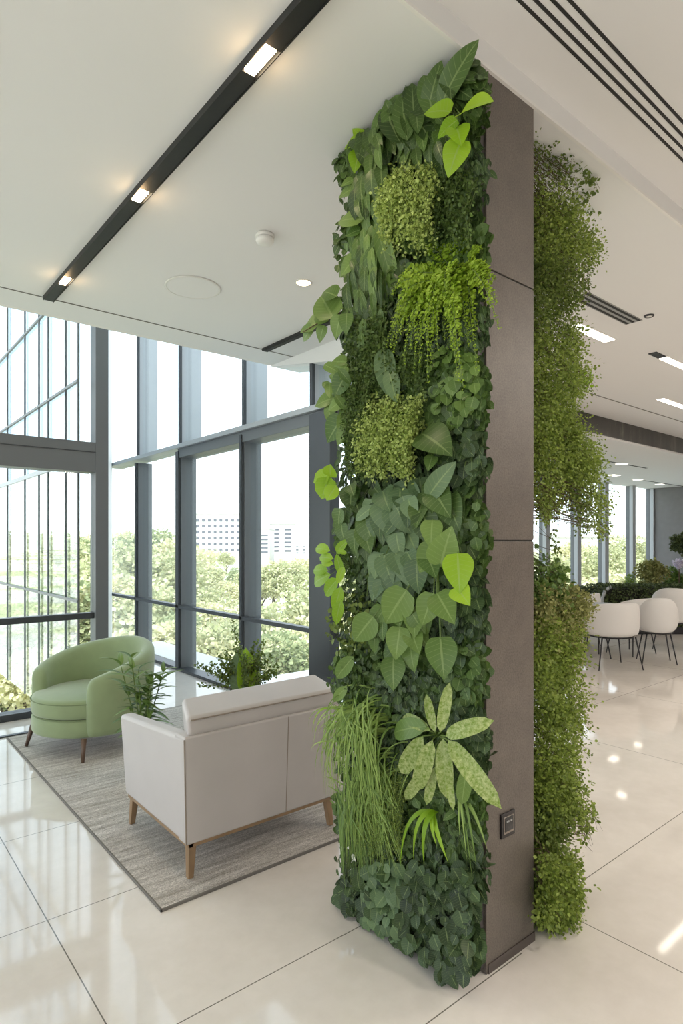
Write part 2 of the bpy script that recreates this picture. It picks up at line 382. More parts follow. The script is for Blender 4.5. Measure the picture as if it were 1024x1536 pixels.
mb = MB(); mb.hexa([(WX-0.03, 3.5, 3.0), (WX+0.3, 3.5, 3.0), (WX+0.3, YE+0.05, 3.243), (WX-0.03, YE+0.05, 3.243)], [(WX-0.03, 3.5, H1), (WX+0.3, 3.5, H1), (WX+0.3, YE+0.05, H1), (WX-0.03, YE+0.05, H1)]); struct('trim_4', mb, M['ceiling'])

# --- far glazing along y = 7.1 ---------------------------------------------------
w3 = win('window_3')
for x0, x1 in ((9.95, 10.4), (11.2, 11.67), (12.45, 12.96), (13.68, 14.25), (15.07, 15.57), (16.22, 16.4)):
    ww = (x1-x0)*0.30
    mb = MB(); mb.box(x0+0.12, x0+0.12+ww, 6.98, 7.07, 0, H3); m_ = mk('mullion', mb, M['frame_light'], w3, bevel=0.008)
    mb = MB(); mb.box(x0+0.16, x0+0.16+ww, 7.07, 7.18, 0, H3); mk('mullion_back', mb, M['frame'], m_)
mb = MB(); mb.box(9.1, 16.4, 7.1, 7.2, 0, 0.06); mk('sill_rail', mb, M['frame_dark'], w3)
mb = MB(); mb.box(9.1, 16.4, 7.14, 7.15, 0.06, H3); mk('glass_pane', mb, M['glass'], w3)

# --- outside glass screen that carries on from the corner post --------------------
scr = bpy.data.objects.new('facade_screen', None); scr.location = (1.80, 6.2, 0); link(scr)
tag(scr, 'outdoor glazed screen with thin dark uprights beyond the glazing behind the green armchair', 'glass screen')
SX = 1.80
def sy(px): s = (px-512)/F; return SX*(C_-S_*s)/(S_+C_*s)
mb = MB()
for px in (116, 97, 71, 57, 36, 10):
    y = sy(px); mb = MB(); mb.box(SX, SX+0.02, y-0.008, y+0.008, -0.3, 4.9); mk('upright', mb, M['frame'], scr, local=False)
for z in (0.98, 2.33, 3.10, 4.10):
    mb = MB(); mb.box(SX-0.005, SX+0.02, 6.12, 12, z, z+(0.05 if z == 2.33 else 0.025)); mk('rail', mb, M['frame_light'] if z == 2.33 else M['frame'], scr, local=False)
mb = MB(); mb.box(SX+0.024, SX+0.03, 6.2, 12, -0.3, 2.33); mk('lower_glass', mb, M['glass'], scr, local=False)
mb = MB(); mb.box(SX+0.024, SX+0.03, 6.2, 12, 2.38, 4.9); mk('upper_glass', mb, M['glass_blue'], scr, local=False)

# --- concrete pillar with planting tray -------------------------------------------
PX0, PX1, PY0, PY1 = 1.80, 2.10, 1.35, 2.02
pil = win('pillar'); pil.location = (PX0, PY0, 0)
for z0, z1 in ((0.0, 1.557), (1.563, 2.537), (2.543, H1)):
    mb = MB(); mb.box(PX0, PX1, PY0, PY1, z0, z1); mk('concrete_panel', mb, M['concrete'], pil, local=False, bevel=0.002)
mb = MB(); mb.box(PX0+0.004, PX1-0.004, PY0+0.004, PY1-0.004, 0.01, H1); mk('joint_core', mb, M['slot'], pil, local=False)
mb = MB(); mb.box(PX0+0.01, PX1+0.004, PY0-0.004, PY1, 0.0, 0.035); mk('plinth', mb, M['plinth'], pil, local=False)
mb = MB(); mb.box(1.765, PX0, PY0+0.012, PY1, 0.02, H1); mk('planting_tray', mb, M['tray'], pil, local=False)
mb = MB(); mb.box(1.745, 1.766, PY0+0.05, PY1-0.02, 0.04, H1-0.02); mk('planting_felt', mb, M['felt'], pil, local=False)
mb = MB(); mb.box(PX1, PX1+0.02, PY0+0.06, PY1, 0.1, 3.05); mk('planting_felt', mb, M['felt'], pil, local=False)

# --- socket on the pillar ----------------------------------------------------------
so = thing('power_socket', 'small black square wall socket low on the concrete pillar', 'socket', (1.923, PY0, 0.508))
mb = MB(); mb.box(-0.042, 0.042, -0.008, 0, -0.045, 0.045); mk('cover_plate', mb, M['socket'], so, bevel=0.002)
mb = MB(); mb.box(-0.030, 0.030, -0.0105, -0.007, -0.030, 0.032); mk('bezel', mb, M['socket_rim'], so, bevel=0.001)
mb = MB(); mb.box(-0.026, 0.026, -0.012, -0.009, -0.022, 0.030); mk('insert', mb, M['socket_in'], so, bevel=0.002)
mb = MB(); mb.box(-0.018, -0.002, -0.0135, -0.0115, 0.012, 0.018); mb.box(0.006, 0.016, -0.0135, -0.0115, 0.012, 0.018); mk('slot_marks', mb, M['grey_plastic'], so)

# ------------------------------------------------------------------ ceiling fittings
def area(name, loc, sx, sy_, power, col=(1.0, 0.80, 0.56), rot=(0, 0, 0), parent=None, spread=None):
    l = bpy.data.lights.new(name, 'AREA'); l.shape = 'RECTANGLE'; l.size = sx; l.size_y = sy_; l.energy = power; l.color = col
    if spread: l.spread = spread
    o = bpy.data.objects.new(name, l); o.location = loc; o.rotation_euler = rot; link(o, parent); return o
tr = thing('track_light', 'long black ceiling track with three lit spots running towards the windows', 'track light', (1.14, 1.0, H1))
segs = [(1.10, 1.732), (1.884, 2.82), (2.94, 4.05), (4.20, 4.53)]
mb = MB()
mb.box(-0.0325, 0.0325, 1.36-1.0, 4.53-1.0, -0.012, 0.0); mk('track_base', mb, M['black'], tr)
mb = MB()
for x in (-0.0345, 0.0305): mb.box(x, x+0.004, 1.36-1.0, 4.53-1.0, -0.03, 0.0)
mk('track_rail', mb, M['black'], tr)
mb = MB()
for a, b2 in ((1.36, 1.732), (1.884, 2.82), (2.94, 4.05), (4.20, 4.53)): mb.box(-0.030, 0.030, a-1.0, b2-1.0, -0.026, -0.012)
mk('track_cover', mb, M['black'], tr)
for a, b2 in ((1.732, 1.884), (2.82, 2.94), (4.06, 4.19)):
    mb = MB(); mb.box(-0.022, 0.018, a-1.0+0.005, b2-1.0-0.005, -0.028, -0.014); mk('lamp', mb, M['lamp'], tr)
    area('lamp_light', (0, (a+b2)/2-1.0, -0.034), 0.04, b2-a, 2.0, parent=tr)
    pl = bpy.data.lights.new('lamp_glow', 'POINT'); pl.energy = 0.5; pl.color = (1.0, 0.66, 0.34); pl.shadow_soft_size = 0.02
    po = bpy.data.objects.new('lamp_glow', pl); po.location = (0, (a+b2)/2-1.0, -0.06); link(po, tr)
tr2 = thing('track_light', 'short black ceiling track ending beside the leafy twig on the green wall', 'track light', (2.9, 3.2, H1))
mb = MB(); mb.box(-0.028, 0.028, -1.0, 1.33, -0.022, 0); mk('track_base', mb, M['black'], tr2)
mb = MB(); mb.box(-0.022, 0.022, -0.9, 1.30, -0.026, -0.02); mk('track_cover', mb, M['slot'], tr2)

sm = thing('smoke_detector', 'round white smoke detector hanging under the ceiling', 'smoke detector', (1.826, 2.85, H1))
mb = MB(); mb.lathe([(0.050, 0), (0.052, -0.012), (0.050, -0.020)], 32); mk('base', mb, M['plastic_white'], sm, smooth=True)
mb = MB(); mb.lathe([(0.046, -0.020), (0.046, -0.023)], 32); mk('sensor_gap', mb, M['grey_plastic'], sm)
mb = MB(); mb.lathe([(0.050, -0.023), (0.051, -0.036), (0.044, -0.048), (0.024, -0.053), (0.001, -0.054)], 32); mk('cover', mb, M['plastic_white'], sm, smooth=True)
sp_ = thing('ceiling_speaker', 'large round white speaker grille set in the ceiling', 'speaker', (1.834, 3.742, H1))
mb = MB(); mb.lathe([(0.18, 0), (0.182, -0.006), (0.172, -0.009), (0.168, -0.006)], 48); mk('rim', mb, M['plastic_white'], sp_, smooth=True)
mb = MB(); mb.lathe([(0.168, -0.003), (0.166, -0.007), (0.001, -0.007)], 48); mk('grille', mb, M['ceiling'], sp_)
dl = thing('downlight', 'small round lit downlight near the leaning twig on the green wall', 'downlight', (2.355, 3.214, H1))
mb = MB(); mb.lathe([(0.055, 0), (0.057, -0.004), (0.050, -0.006), (0.045, -0.003)], 32, cap=False); mk('rim', mb, M['plastic_white'], dl, smooth=True)
mb = MB(); mb.lathe([(0.045, -0.002), (0.044, -0.003), (0.001, -0.003)], 32); mk('diffuser', mb, M['lamp'], dl)
area('lamp_light', (0, 0, -0.012), 0.06, 0.06, 2.0, parent=dl)

# four dark air slots in the near ceiling
for k, y in enumerate((1.176, 1.141, 1.105, 1.069)):
    o = mk('air_slot', MB().box(-7.5, 14.0, -0.0055, 0.0055, -0.003, 0.004), M['slot'], loc=(2.0, y, H2))
    tag(o, ['dark ceiling air slot closest to the ceiling step', 'dark ceiling air slot, second out from the ceiling step', 'dark ceiling air slot, third out from the ceiling step', 'dark ceiling air slot farthest from the ceiling step'][k], 'air slot', 'long ceiling air slots')
# linear diffuser behind the side foliage
o = thing('air_diffuser', 'short grey linear air diffuser in the ceiling beside the side foliage', 'air diffuser', (4.0, 2.6, H1))
a = W(868, 448, z=H1); 
o.location = W(912, 464, z=H1)
L = (W(955, 484, z=H1)-W(870, 446, z=H1)).length/2
for j in (-0.045, 0.0, 0.045):
    mk('slot', MB().box(-L, L, j-0.010, j+0.010, -0.004, 0.002), M['slot'], o)
mk('frame', MB().box(-L-0.01, L+0.01, -0.065, 0.065, -0.002, 0.001), M['grey_plastic'], o)
# right hand linear lamps
def linlamp(p0, p1, y_w, label, z=H1, name='linear_light', power=2.5, dark_end=False, slot=None):
    a = W(*p0, z=z); b = W(*p1, z=z); yc = a.y; x0, x1 = a.x, max(b.x, a.x+0.15)
    t = thing(name, label, 'ceiling light', ((x0+x1)/2, yc, z), group=None); hl = (x1-x0)/2
    mk('frame', MB().box(-hl-0.02, hl+0.02, -y_w/2-0.012, y_w/2+0.012, -0.004, 0.001), M['plastic_white'], t)
    mk('diffuser', MB().box(-hl, hl, -y_w/2, y_w/2, -0.008, -0.003), M['lamp_white'], t)
    if dark_end: mk('driver_cover', MB().box(-hl-0.22, -hl-0.02, -y_w/2, y_w/2, -0.008, 0.0), M['metal_dark'], t)
    if slot: mk('slot', MB().box(slot[0], slot[1], -0.02, 0.02, -0.004, 0.001), M['slot'], t)
    area('lamp_light', (0, 0, -0.02), 2*hl, y_w, power, (1, 0.88, 0.72), parent=t)
    return t
linlamp((860, 487), (908, 512), 0.09, 'short lit linear lamp beside the side foliage below the grey diffuser', power=2)
linlamp((994, 536), (1075, 576), 0.07, 'long lit linear lamp with a dark end cap', power=2.5, dark_end=True)
linlamp((990, 598), (1100, 632), 0.08, 'slim lit linear lamp just in front of the ceiling groove', power=2.5)
for p0, p1, lb, sl in (((929, 695), (944, 695), 'tiny lit ceiling lamp nearest to the dark marble frieze', (-1.3, 1.0)),
                   ((915, 712), (930, 713), 'tiny lit ceiling lamp beside the hanging side foliage', None),
                   ((954, 719), (966, 719), 'tiny lit ceiling lamp at the end of a dark slot', (0.3, 4.0)),
                   ((987, 726), (999, 726), 'tiny lit ceiling lamp above the grey end wall', None)):
    linlamp(p0, p1, 0.16, lb, z=H3, name='recessed_light', power=0.3, slot=sl)
o = thing('ceiling_sensor', 'tiny dark oval sensor in the ceiling past the grey diffuser', 'sensor', tuple(W(973, 473, z=H1)))
mk('ring', MB().lathe([(0.035, 0), (0.036, -0.008), (0.028, -0.012), (0.026, -0.006)], 24, cap=False), M['metal_dark'], o)
mk('lens', MB().lathe([(0.026, -0.004), (0.02, -0.01), (0.001, -0.011)], 24), M['plastic_white'], o)

# fill lamps added out of view to brighten the lobby
for i, (x, y) in enumerate([(2.6, -1.6), (5.2, -0.6), (1.5, -4.5), (4.5, -4), (8, -2.5), (12, -2.5), (8.5, -0.2), (12.5, -0.2)]):
    z = H1 if y > 1.35 else H2
    t = thing('fill_panel_light', 'added square fill light panel, out of view', 'ceiling light', (x, y, z), group='added fill panels')
    if y < 1.35:
        mk('diffuser', MB().box(-0.15, 0.15, -0.15, 0.15, -0.006, 0.0), M['lamp_white'], t)
        area('lamp_light', (0, 0, -0.02), 0.3, 0.3, 42, (1, 0.90, 0.79), parent=t)
    else:
        mk('diffuser', MB().lathe([(0.04, 0), (0.04, -0.004), (0.001, -0.004)], 20), M['lamp_white'], t)
        area('lamp_light', (0, 0, -0.02), 0.08, 0.08, 10, (1, 0.88, 0.74), parent=t)
# ------------------------------------------------------------------ furniture
# rug
rug = mk('area_rug', MB().box(1.062, 3.15, 2.457, 5.41, 0.0, 0.012), M['rug'], loc=(0, 0, 0.0), bevel=0.003)
tag(rug, 'taupe woven rug with pale streaks under the two armchairs', 'rug')
mk('binding', MB().box(1.055, 1.064, 2.45, 5.417, 0, 0.013).box(3.148, 3.157, 2.45, 5.417, 0, 0.013).box(1.055, 3.157, 2.45, 2.459, 0, 0.013).box(1.055, 3.157, 5.408, 5.417, 0, 0.013), M['rug_edge'], rug, bevel=0.002)
RZ = 0.0135

# grey leather armchair, back towards the viewer (local: x along the back, +y towards its front)
ac = thing('armchair', 'boxy pale grey leather armchair with wooden legs, seen from behind on the rug', 'armchair', (1.672, 2.955, RZ))
ac.scale = (1.04, 1.05, 1.02)
def leg(parent, x, y, z1, dx, dy, r0, r1, m, n=4):
    mb = MB(); a = Vector((x+dx, y+dy, 0)); b = Vector((x, y, z1))
    if n == 4:
        mb.hexa([(a.x-r0, a.y-r0, 0), (a.x+r0, a.y-r0, 0), (a.x+r0, a.y+r0, 0), (a.x-r0, a.y+r0, 0)], [(b.x-r1, b.y-r1, z1), (b.x+r1, b.y-r1, z1), (b.x+r1, b.y+r1, z1), (b.x-r1, b.y+r1, z1)])
        return mk('leg', mb, m, parent, bevel=0.003)
    mb.tube([a, b], [r0, r1], 14); return mk('leg', mb, m, parent, smooth=True)
for sx in (-1, 1):
    for sy2 in (-1, 1):
        leg(ac, sx*0.385, sy2*0.325, 0.155, sx*0.012, sy2*0.012, 0.013, 0.019, M['wood'])
mb = MB(); mb.box(-0.41, 0.41, -0.352, -0.325, 0.14, 0.162); mb.box(-0.41, 0.41, 0.325, 0.352, 0.14, 0.162); mb.box(-0.412, -0.385, -0.352, 0.352, 0.14, 0.162); mb.box(0.385, 0.412, -0.352, 0.352, 0.14, 0.162)
mk('base_rail', mb, M['wood'], ac, bevel=0.003)
# side panels: top edge rises from front to back and the rear corner leans out a little
for sx in (-1, 1):
    xo, xi = sx*0.425, sx*0.345
    mb = MB(); x0, x1 = min(xo, xi), max(xo, xi); xt = sx*0.02
    mb.hexa([(x0, -0.355, 0.160), (x1, -0.355, 0.160), (x1, 0.360, 0.160), (x0, 0.360, 0.160)],
            [(x0+xt, -0.375, 0.650), (x1+xt, -0.375, 0.650), (x1+xt, 0.385, 0.585), (x0+xt, 0.385, 0.585)])
    s_ = mk('arm', mb, M['leather'], ac, bevel=0.022, seg=5)
mb = MB(); mb.hexa([(-0.424, -0.362, 0.158), (0.424, -0.362, 0.158), (0.424, -0.28, 0.158), (-0.424, -0.28, 0.158)],
                   [(-0.444, -0.385, 0.650), (0.444, -0.385, 0.650), (0.444, -0.28, 0.650), (-0.444, -0.28, 0.650)])
bk = mk('backrest', mb, M['leather'], ac, bevel=0.010, seg=4)
mb = MB()
mb.tube([(-0.4245, -0.3622, 0.165), (-0.4445, -0.3845, 0.645)], 0.0035, 8); mb.tube([(0.4245, -0.3622, 0.165), (0.4445, -0.3845, 0.645)], 0.0035, 8)
mb.box(-0.001+0.06, 0.001+0.06, -0.3885, -0.36, 0.17, 0.64)
mk('piping', MB().tube([(-0.4250, -0.3600, 0.165), (-0.4450, -0.3830, 0.640)], 0.0035, 8), M['piping'], bk)
mk('piping', MB().tube([(0.425, -0.360, 0.165), (0.445, -0.383, 0.640)], 0.0035, 8), M['piping'], bk)
mb = MB(); mb.add([(0.098, -0.3635, 0.165), (0.102, -0.3635, 0.165), (0.102, -0.3860, 0.645), (0.098, -0.3860, 0.645), (0.098, -0.360, 0.165), (0.102, -0.360, 0.165), (0.102, -0.380, 0.645), (0.098, -0.380, 0.645)],
       [(0, 1, 2, 3), (4, 7, 6, 5), (0, 4, 5, 1), (1, 5, 6, 2), (2, 6, 7, 3), (3, 7, 4, 0)]); mk('seam', mb, M['piping'], bk)
# back cushion, sits on top of the back and leans into the seat
mb = MB(); mb.hexa([(-0.425, -0.375, 0.652), (0.445, -0.375, 0.652), (0.42, -0.17, 0.42), (-0.33, -0.17, 0.42)],
                   [(-0.425, -0.360, 0.725), (0.445, -0.360, 0.725), (0.44, -0.150, 0.775), (-0.35, -0.150, 0.765)])
bc = mk('back_cushion', mb, M['leather'], ac, bevel=0.024, seg=5)
mk('piping', MB().tube([(-0.405, -0.366, 0.716), (0.425, -0.366, 0.716)], 0.0035, 8), M['piping'], bc)
mk('seat_cushion', MB().box(-0.34, 0.34, -0.27, 0.37, 0.26, 0.42), M['leather_in'], ac, bevel=0.035, seg=5)
mk('seat_base', MB().box(-0.345, 0.345, -0.28, 0.36, 0.162, 0.27), M['leather_in'], ac, bevel=0.01)
for sx in (-1, 1):
    mk('arm_lining', MB().box(min(sx*0.345, sx*0.337), max(sx*0.345, sx*0.337), -0.25, 0.35, 0.27, 0.56), M['leather_in'], ac)

# green tub armchair
gc = thing('tub_armchair', 'green velvet barrel armchair with sloping arms and dark wooden legs', 'armchair', (1.534, 4.862, RZ), rz=math.atan2(-0.32, -0.95)-PI/2)
gc.scale = (1.06, 1.06, 1.0)
# local +y is its front
Ro, Rt = 0.405, 0.105
def ell(phi, r, z):   # phi = 0 at the back
    flare = 1+0.10*max(0, (z-0.15))/0.62*max(0.0, math.cos(phi/2))
    return Vector((math.sin(phi)*r*1.04*flare, -math.cos(phi)*r*flare, z))
phim = math.radians(133); nphi = 56; mb = MB(); nsec = 0; secs = []
for i in range(nphi+1):
    u = -1+2*i/nphi; phi = u*phim; au = abs(u)
    h = 0.775-0.215*(au**1.55)
    # rounded nose of the arm
    e = max(0.0, (au-0.955)/0.045); h2 = h-0.05*e*e; t = Rt*(1-0.55*e*e)*(1.0-0.12*(1-au)); ro = Ro-0.3*Rt*e*e
    ri = ro-t; zb = 0.15
    sec = []
    for (r, z) in ((ro-0.012, zb), (ro, zb+0.03), (ro+0.004, zb+(h2-zb)*0.5), (ro, h2-0.05), (ro-t*0.12, h2-0.018), (ro-t*0.5, h2), (ro-t*0.88, h2-0.018), (ri, h2-0.05), (ri-0.004, zb+(h2-zb)*0.5), (ri, zb+0.02), (ri+0.012, zb)):
        sec.append(ell(phi, r, z))
    secs.append(sec)
vs = [v for s in secs for v in s]; k = len(secs[0]); fs = []
for i in range(nphi):
    for j in range(k):
        a = i*k+j; b2 = i*k+(j+1) % k; fs.append((a, b2, b2+k, a+k))
fs.append(tuple(range(k))); fs.append(tuple(nphi*k+j for j in range(k))[::-1])
sh = mk('shell', MB().add(vs, fs), M['velvet'], gc, smooth=True, subsurf=1)
def tubdisc(r, z0, z1, rnd, bulge, puff=0.0):
    mb = MB(); n = 56; prof = [(r-rnd, z0), (r-rnd*0.3, z0+rnd*0.3), (r, z0+rnd), (r, z1-rnd), (r-rnd*0.3, z1-rnd*0.3), (r-rnd, z1+puff*0.1), (r*0.5, z1+puff), (0.001, z1+puff)]
    prof = [(0.001, z0)]+prof
    for q, (rr, z) in enumerate(prof):
        for a in range(n):
            t = 2*PI*a/n; x = rr*math.sin(t)*1.02; y = -rr*math.cos(t)
            if y > 0: y *= bulge
            mb.v.append((x, y, z))
    for q in range(len(prof)-1):
        for a in range(n):
            i0 = q*n+a; i1 = q*n+(a+1) % n; mb.f.append((i0, i1, i1+n, i0+n))
    return mb
mk('seat_base', tubdisc(0.375, 0.150, 0.275, 0.02, 1.06), M['velvet'], gc, smooth=True)
cu = mk('seat_cushion', tubdisc(0.372, 0.28, 0.415, 0.028, 1.08, 0.02), M['velvet'], gc, smooth=True)
mk('piping', MB().tube([(0.374*math.sin(2*PI*a/48)*1.02, -0.374*math.cos(2*PI*a/48)*(1.08 if math.cos(2*PI*a/48) < 0 else 1), 0.392) for a in range(49)], 0.003, 6), M['velvet_dark'], cu)
mk('seam', tubdisc(0.366, 0.272, 0.283, 0.002, 1.06), M['velvet_dark'], gc)
mk('underframe', MB().lathe([(0.30, 0.135), (0.30, 0.155)], 40), M['wood_dark'], gc)
for sx, sy2 in ((-1, 1), (1, 1), (-1, -1), (1, -1)):
    leg(gc, sx*0.29, sy2*0.27, 0.155, sx*0.03, sy2*0.03, 0.011, 0.020, M['wood_dark'], n=14)

# white cafe chairs on the far side
def tub_chair(label, loc, rz, width=0.33, zt=0.80, zb=0.42, roundtop=False, sweep=100, group='white upholstered cafe chairs'):
    t = thing('cafe_chair', label, 'chair', loc, rz, group)
    n = 36; secs = []; pm = math.radians(sweep)
    for i in range(n+1):
        u = -1+2*i/n; phi = u*pm; au = abs(u)
        top = (zb+0.02+(zt-zb-0.02)*math.sqrt(max(0.0, 1-au**2.6))) if roundtop else zt-0.10*au**2.5-0.10*max(0, (au-0.86)/0.14)**2
        bot = zb+0.0+(0.09*au**2 if roundtop else 0.07*max(0, (au-0.55)/0.45)**2)
        top = max(top, bot+0.03); th = 0.045
        s = []
        for r, z in ((width-0.02, bot), (width, bot+0.02), (width+0.015, (bot+top)/2), (width+0.005, top-0.015), (width-th*0.5, top), (width-th, top-0.015), (width-th, (bot+top)/2), (width-th, bot+0.01)):
            s.append((math.sin(phi)*r*1.05, -math.cos(phi)*r, z))
        secs.append(s)
    k = 8; vs = [v for s in secs for v in s]; fs = []
    for i in range(n):
        for j in range(k): a = i*k+j; b2 = i*k+(j+1) % k; fs.append((a, b2, b2+k, a+k))
    fs.append(tuple(range(k))); fs.append(tuple(n*k+j for j in range(k))[::-1])
    mk('backrest', MB().add(vs, fs), M['chair_white'], t, smooth=True, subsurf=1)
    mk('seat', MB().lathe([(0.001, 0.40), (width-0.06, 0.40), (width-0.03, 0.42), (width-0.03, 0.46), (width-0.07, 0.48), (0.001, 0.485)], 36), M['chair_white'], t, smooth=True)
    mk('seat_frame', MB().lathe([(width-0.05, 0.385), (width-0.04, 0.40)], 28), M['metal_dark'], t)
    for sx in (-1, 1):
        for sy2 in (-1, 1):
            mk('leg', MB().tube([(sx*(width-0.03), sy2*(width-0.07), 0), (sx*(width-0.10), sy2*(width-0.12), 0.40)], [0.007, 0.010], 8), M['metal_dark'], t, smooth=True)
    return t
def fl(px, py): v = W(px, py, z=0); return (v.x, v.y, 0)
FACE = -TH   # local -y (the back) towards the camera
tub_chair('wide white tub chair with a low curved back, nearest the side foliage', fl(915, 1000), FACE+0.10, 0.315, 0.83, 0.42)
tub_chair('white cafe chair with a rounded oval back, beside the wide tub chair', fl(984, 993), FACE-0.25, 0.235, 0.86, 0.40, True, 88)
tub_chair('white cafe chair mostly hidden between the two nearest chairs', fl(946, 980), FACE+0.5, 0.28, 0.80, 0.42)
tub_chair('tall white round-backed chair in front of the dark hedge, at the frame edge', fl(1010, 972), FACE-0.5, 0.30, 0.91, 0.40, True, 88)
tub_chair('pale chair half hidden behind the side foliage', fl(864, 970), FACE+0.9, 0.33, 0.82, 0.42)
tb = thing('cafe_table', 'small round table with thin splayed metal legs among the white chairs', 'table', fl(896, 985))
mk('table_top', MB().lathe([(0.001, 0.70), (0.26, 0.70), (0.27, 0.71), (0.26, 0.722), (0.001, 0.722)], 40), M['grey_plastic'], tb, smooth=True)
for k in range(3):
    a = k*2.094+0.4; mk('leg', MB().tube([(0.2*math.cos(a), 0.2*math.sin(a), 0), (0.03*math.cos(a), 0.03*math.sin(a), 0.70)], 0.009, 8), M['metal_dark'], tb)
# ------------------------------------------------------------------ leaf scattering
def t_leaf(width=0.5, nl=5, peak=0.4, droop=0.25, fold=0.25, tip=1.0, lobe=0.0):
    """unit blade along +y, half width = width/2; returns (verts, quads)"""
    vs, fs = [], []
    for i in range(nl+1):
        t = i/nl
        a = peak/(1-peak)*tip
        w_ = (t**a)*((1-t)**tip)/((peak**a)*((1-peak)**tip)) if 0 < t < 1 else 0.0
        w_ = max(w_, 0.02)*width/2
        z = -droop*t*t; y = t
        yl = y-lobe*(1 if i == 1 else 0)
        vs += [(-w_, yl, z+fold*w_), (0, y, z), (w_, yl, z+fold*w_)]
    for i in range(nl):
        a = i*3; fs += [(a, a+1, a+4, a+3), (a+1, a+2, a+5, a+4)]
    return np.array(vs), fs, True
T_HEART = t_leaf(0.76, 8, 0.33, 0.30, 0.26, 0.95, lobe=0.05)
T_HEARTB = t_leaf(0.78, 14, 0.34, 0.26, 0.24, 0.95, lobe=0.03)
T_OVALB = t_leaf(0.46, 14, 0.45, 0.30, 0.25, 0.75)
T_ROUND = t_leaf(0.92, 4, 0.42, 0.15, 0.18, 0.55)
T_OVAL = t_leaf(0.46, 6, 0.45, 0.35, 0.25, 0.7)
T_OBLONG = t_leaf(0.40, 8, 0.52, 0.40, 0.18, 0.45)
T_LANCE = t_leaf(0.26, 7, 0.4, 0.55, 0.3, 0.8)
T_TINY = (np.array([(0, 0, 0), (-0.36, 0.35, 0.08), (-0.3, 0.75, 0.04), (0, 1, -0.05), (0.3, 0.75, 0.04), (0.36, 0.35, 0.08)]), [(0, 1, 2, 3), (0, 3, 4, 5)])
T_NARROW = (np.array([(0, 0, 0), (-0.14, 0.4, 0.03), (0, 1, -0.08), (0.14, 0.4, 0.03)]), [(0, 1, 2, 3)])

class Leaves:
    def __init__(s): s.parts = []
    def add(s, T, pos, dirs, nrm, size):
        pos, dirs, nrm, size = np.atleast_2d(np.array(pos, float)), np.atleast_2d(np.array(dirs, float)), np.atleast_2d(np.array(nrm, float)), np.atleast_1d(np.array(size, float))
        if len(pos) == 0: return
        if len(size) == 1 and len(pos) > 1: size = np.repeat(size, len(pos))
        s.parts.append((T, pos, dirs, nrm, size))
    def build(s, name, m, parent=None, loc=(0, 0, 0), smooth=True, extra=None, clip=True):
        V, FI, FL, AT = [], [], [], []; off = 0
        for T, pos, d, n, size in s.parts:
            tv, tf = T[0], T[1]
            d = d/np.linalg.norm(d, axis=1, keepdims=True).clip(1e-6)
            x = np.cross(d, n); ln = np.linalg.norm(x, axis=1, keepdims=True)
            bad = ln[:, 0] < 1e-3; x[bad] = np.cross(d[bad], np.array([[0.3, 0.5, 0.8]])); x /= np.linalg.norm(x, axis=1, keepdims=True).clip(1e-6)
            z = np.cross(x, d)
            v = (x[:, None, :]*tv[None, :, 0:1]+d[:, None, :]*tv[None, :, 1:2]+z[:, None, :]*tv[None, :, 2:3])*size[:, None, None]+pos[:, None, :]
            if clip:   # a blade that would dip into the floor or the ceiling is moved clear of it as a whole
                lo = v[:, :, 2].min(1); hi = v[:, :, 2].max(1)
                v[:, :, 2] += np.maximum(0.006-lo, 0)[:, None]; v[:, :, 2] -= np.maximum(hi-3.242, 0)[:, None]
            if len(T) > 2:
                a_ = np.stack([np.where(np.arange(len(tv)) % 3 == 1, 1.0, 2.0), tv[:, 1], np.zeros(len(tv))], 1)
            else: a_ = np.zeros((len(tv), 3))
            AT.append(np.tile(a_, (len(pos), 1)))
            V.append(v.reshape(-1, 3)); nv = len(tv); N_ = len(pos)
            fl_ = np.array([len(f) for f in tf]); fi = np.concatenate([np.array(f) for f in tf])
            FI.append((fi[None, :]+(np.arange(N_)*nv)[:, None]+off).reshape(-1)); FL.append(np.tile(fl_, N_)); off += N_*nv
        if extra is not None:
            V.append(np.array(extra.v)); FL.append(np.array([len(f) for f in extra.f])); FI.append(np.concatenate([np.array(f) for f in extra.f])+off)
        V = np.concatenate(V); FI = np.concatenate(FI).astype(np.int32); FL = np.concatenate(FL).astype(np.int32)
        if parent is not None: L0 = parent.location
        else: L0 = Vector(loc)
        V = V-np.array(L0)[None, :]
        me = bpy.data.meshes.new(name); me.vertices.add(len(V)); me.vertices.foreach_set('co', V.astype(np.float32).reshape(-1))
        me.loops.add(len(FI)); me.loops.foreach_set('vertex_index', FI)
        me.polygons.add(len(FL)); st = np.concatenate([[0], np.cumsum(FL)[:-1]]).astype(np.int32)
        me.polygons.foreach_set('loop_start', st); me.polygons.foreach_set('loop_total', FL)
        me.polygons.foreach_set('use_smooth', [smooth]*len(FL))
        if extra is None and any(len(T[0]) and len(T) > 2 for T, *_ in s.parts):
            at = me.attributes.new('blade', 'FLOAT_VECTOR', 'POINT'); at.data.foreach_set('vector', np.concatenate(AT).astype(np.float32).reshape(-1))
        me.update(calc_edges=True); me.materials.append(m)
        o = bpy.data.objects.new(name, me); link(o, parent)
        if parent is None: o.location = L0
        return o
def rn(n, s=1.0): return RNG.normal(0, s, (n, 3))
def ru(n, a=0.0, b=1.0): return RNG.uniform(a, b, n)

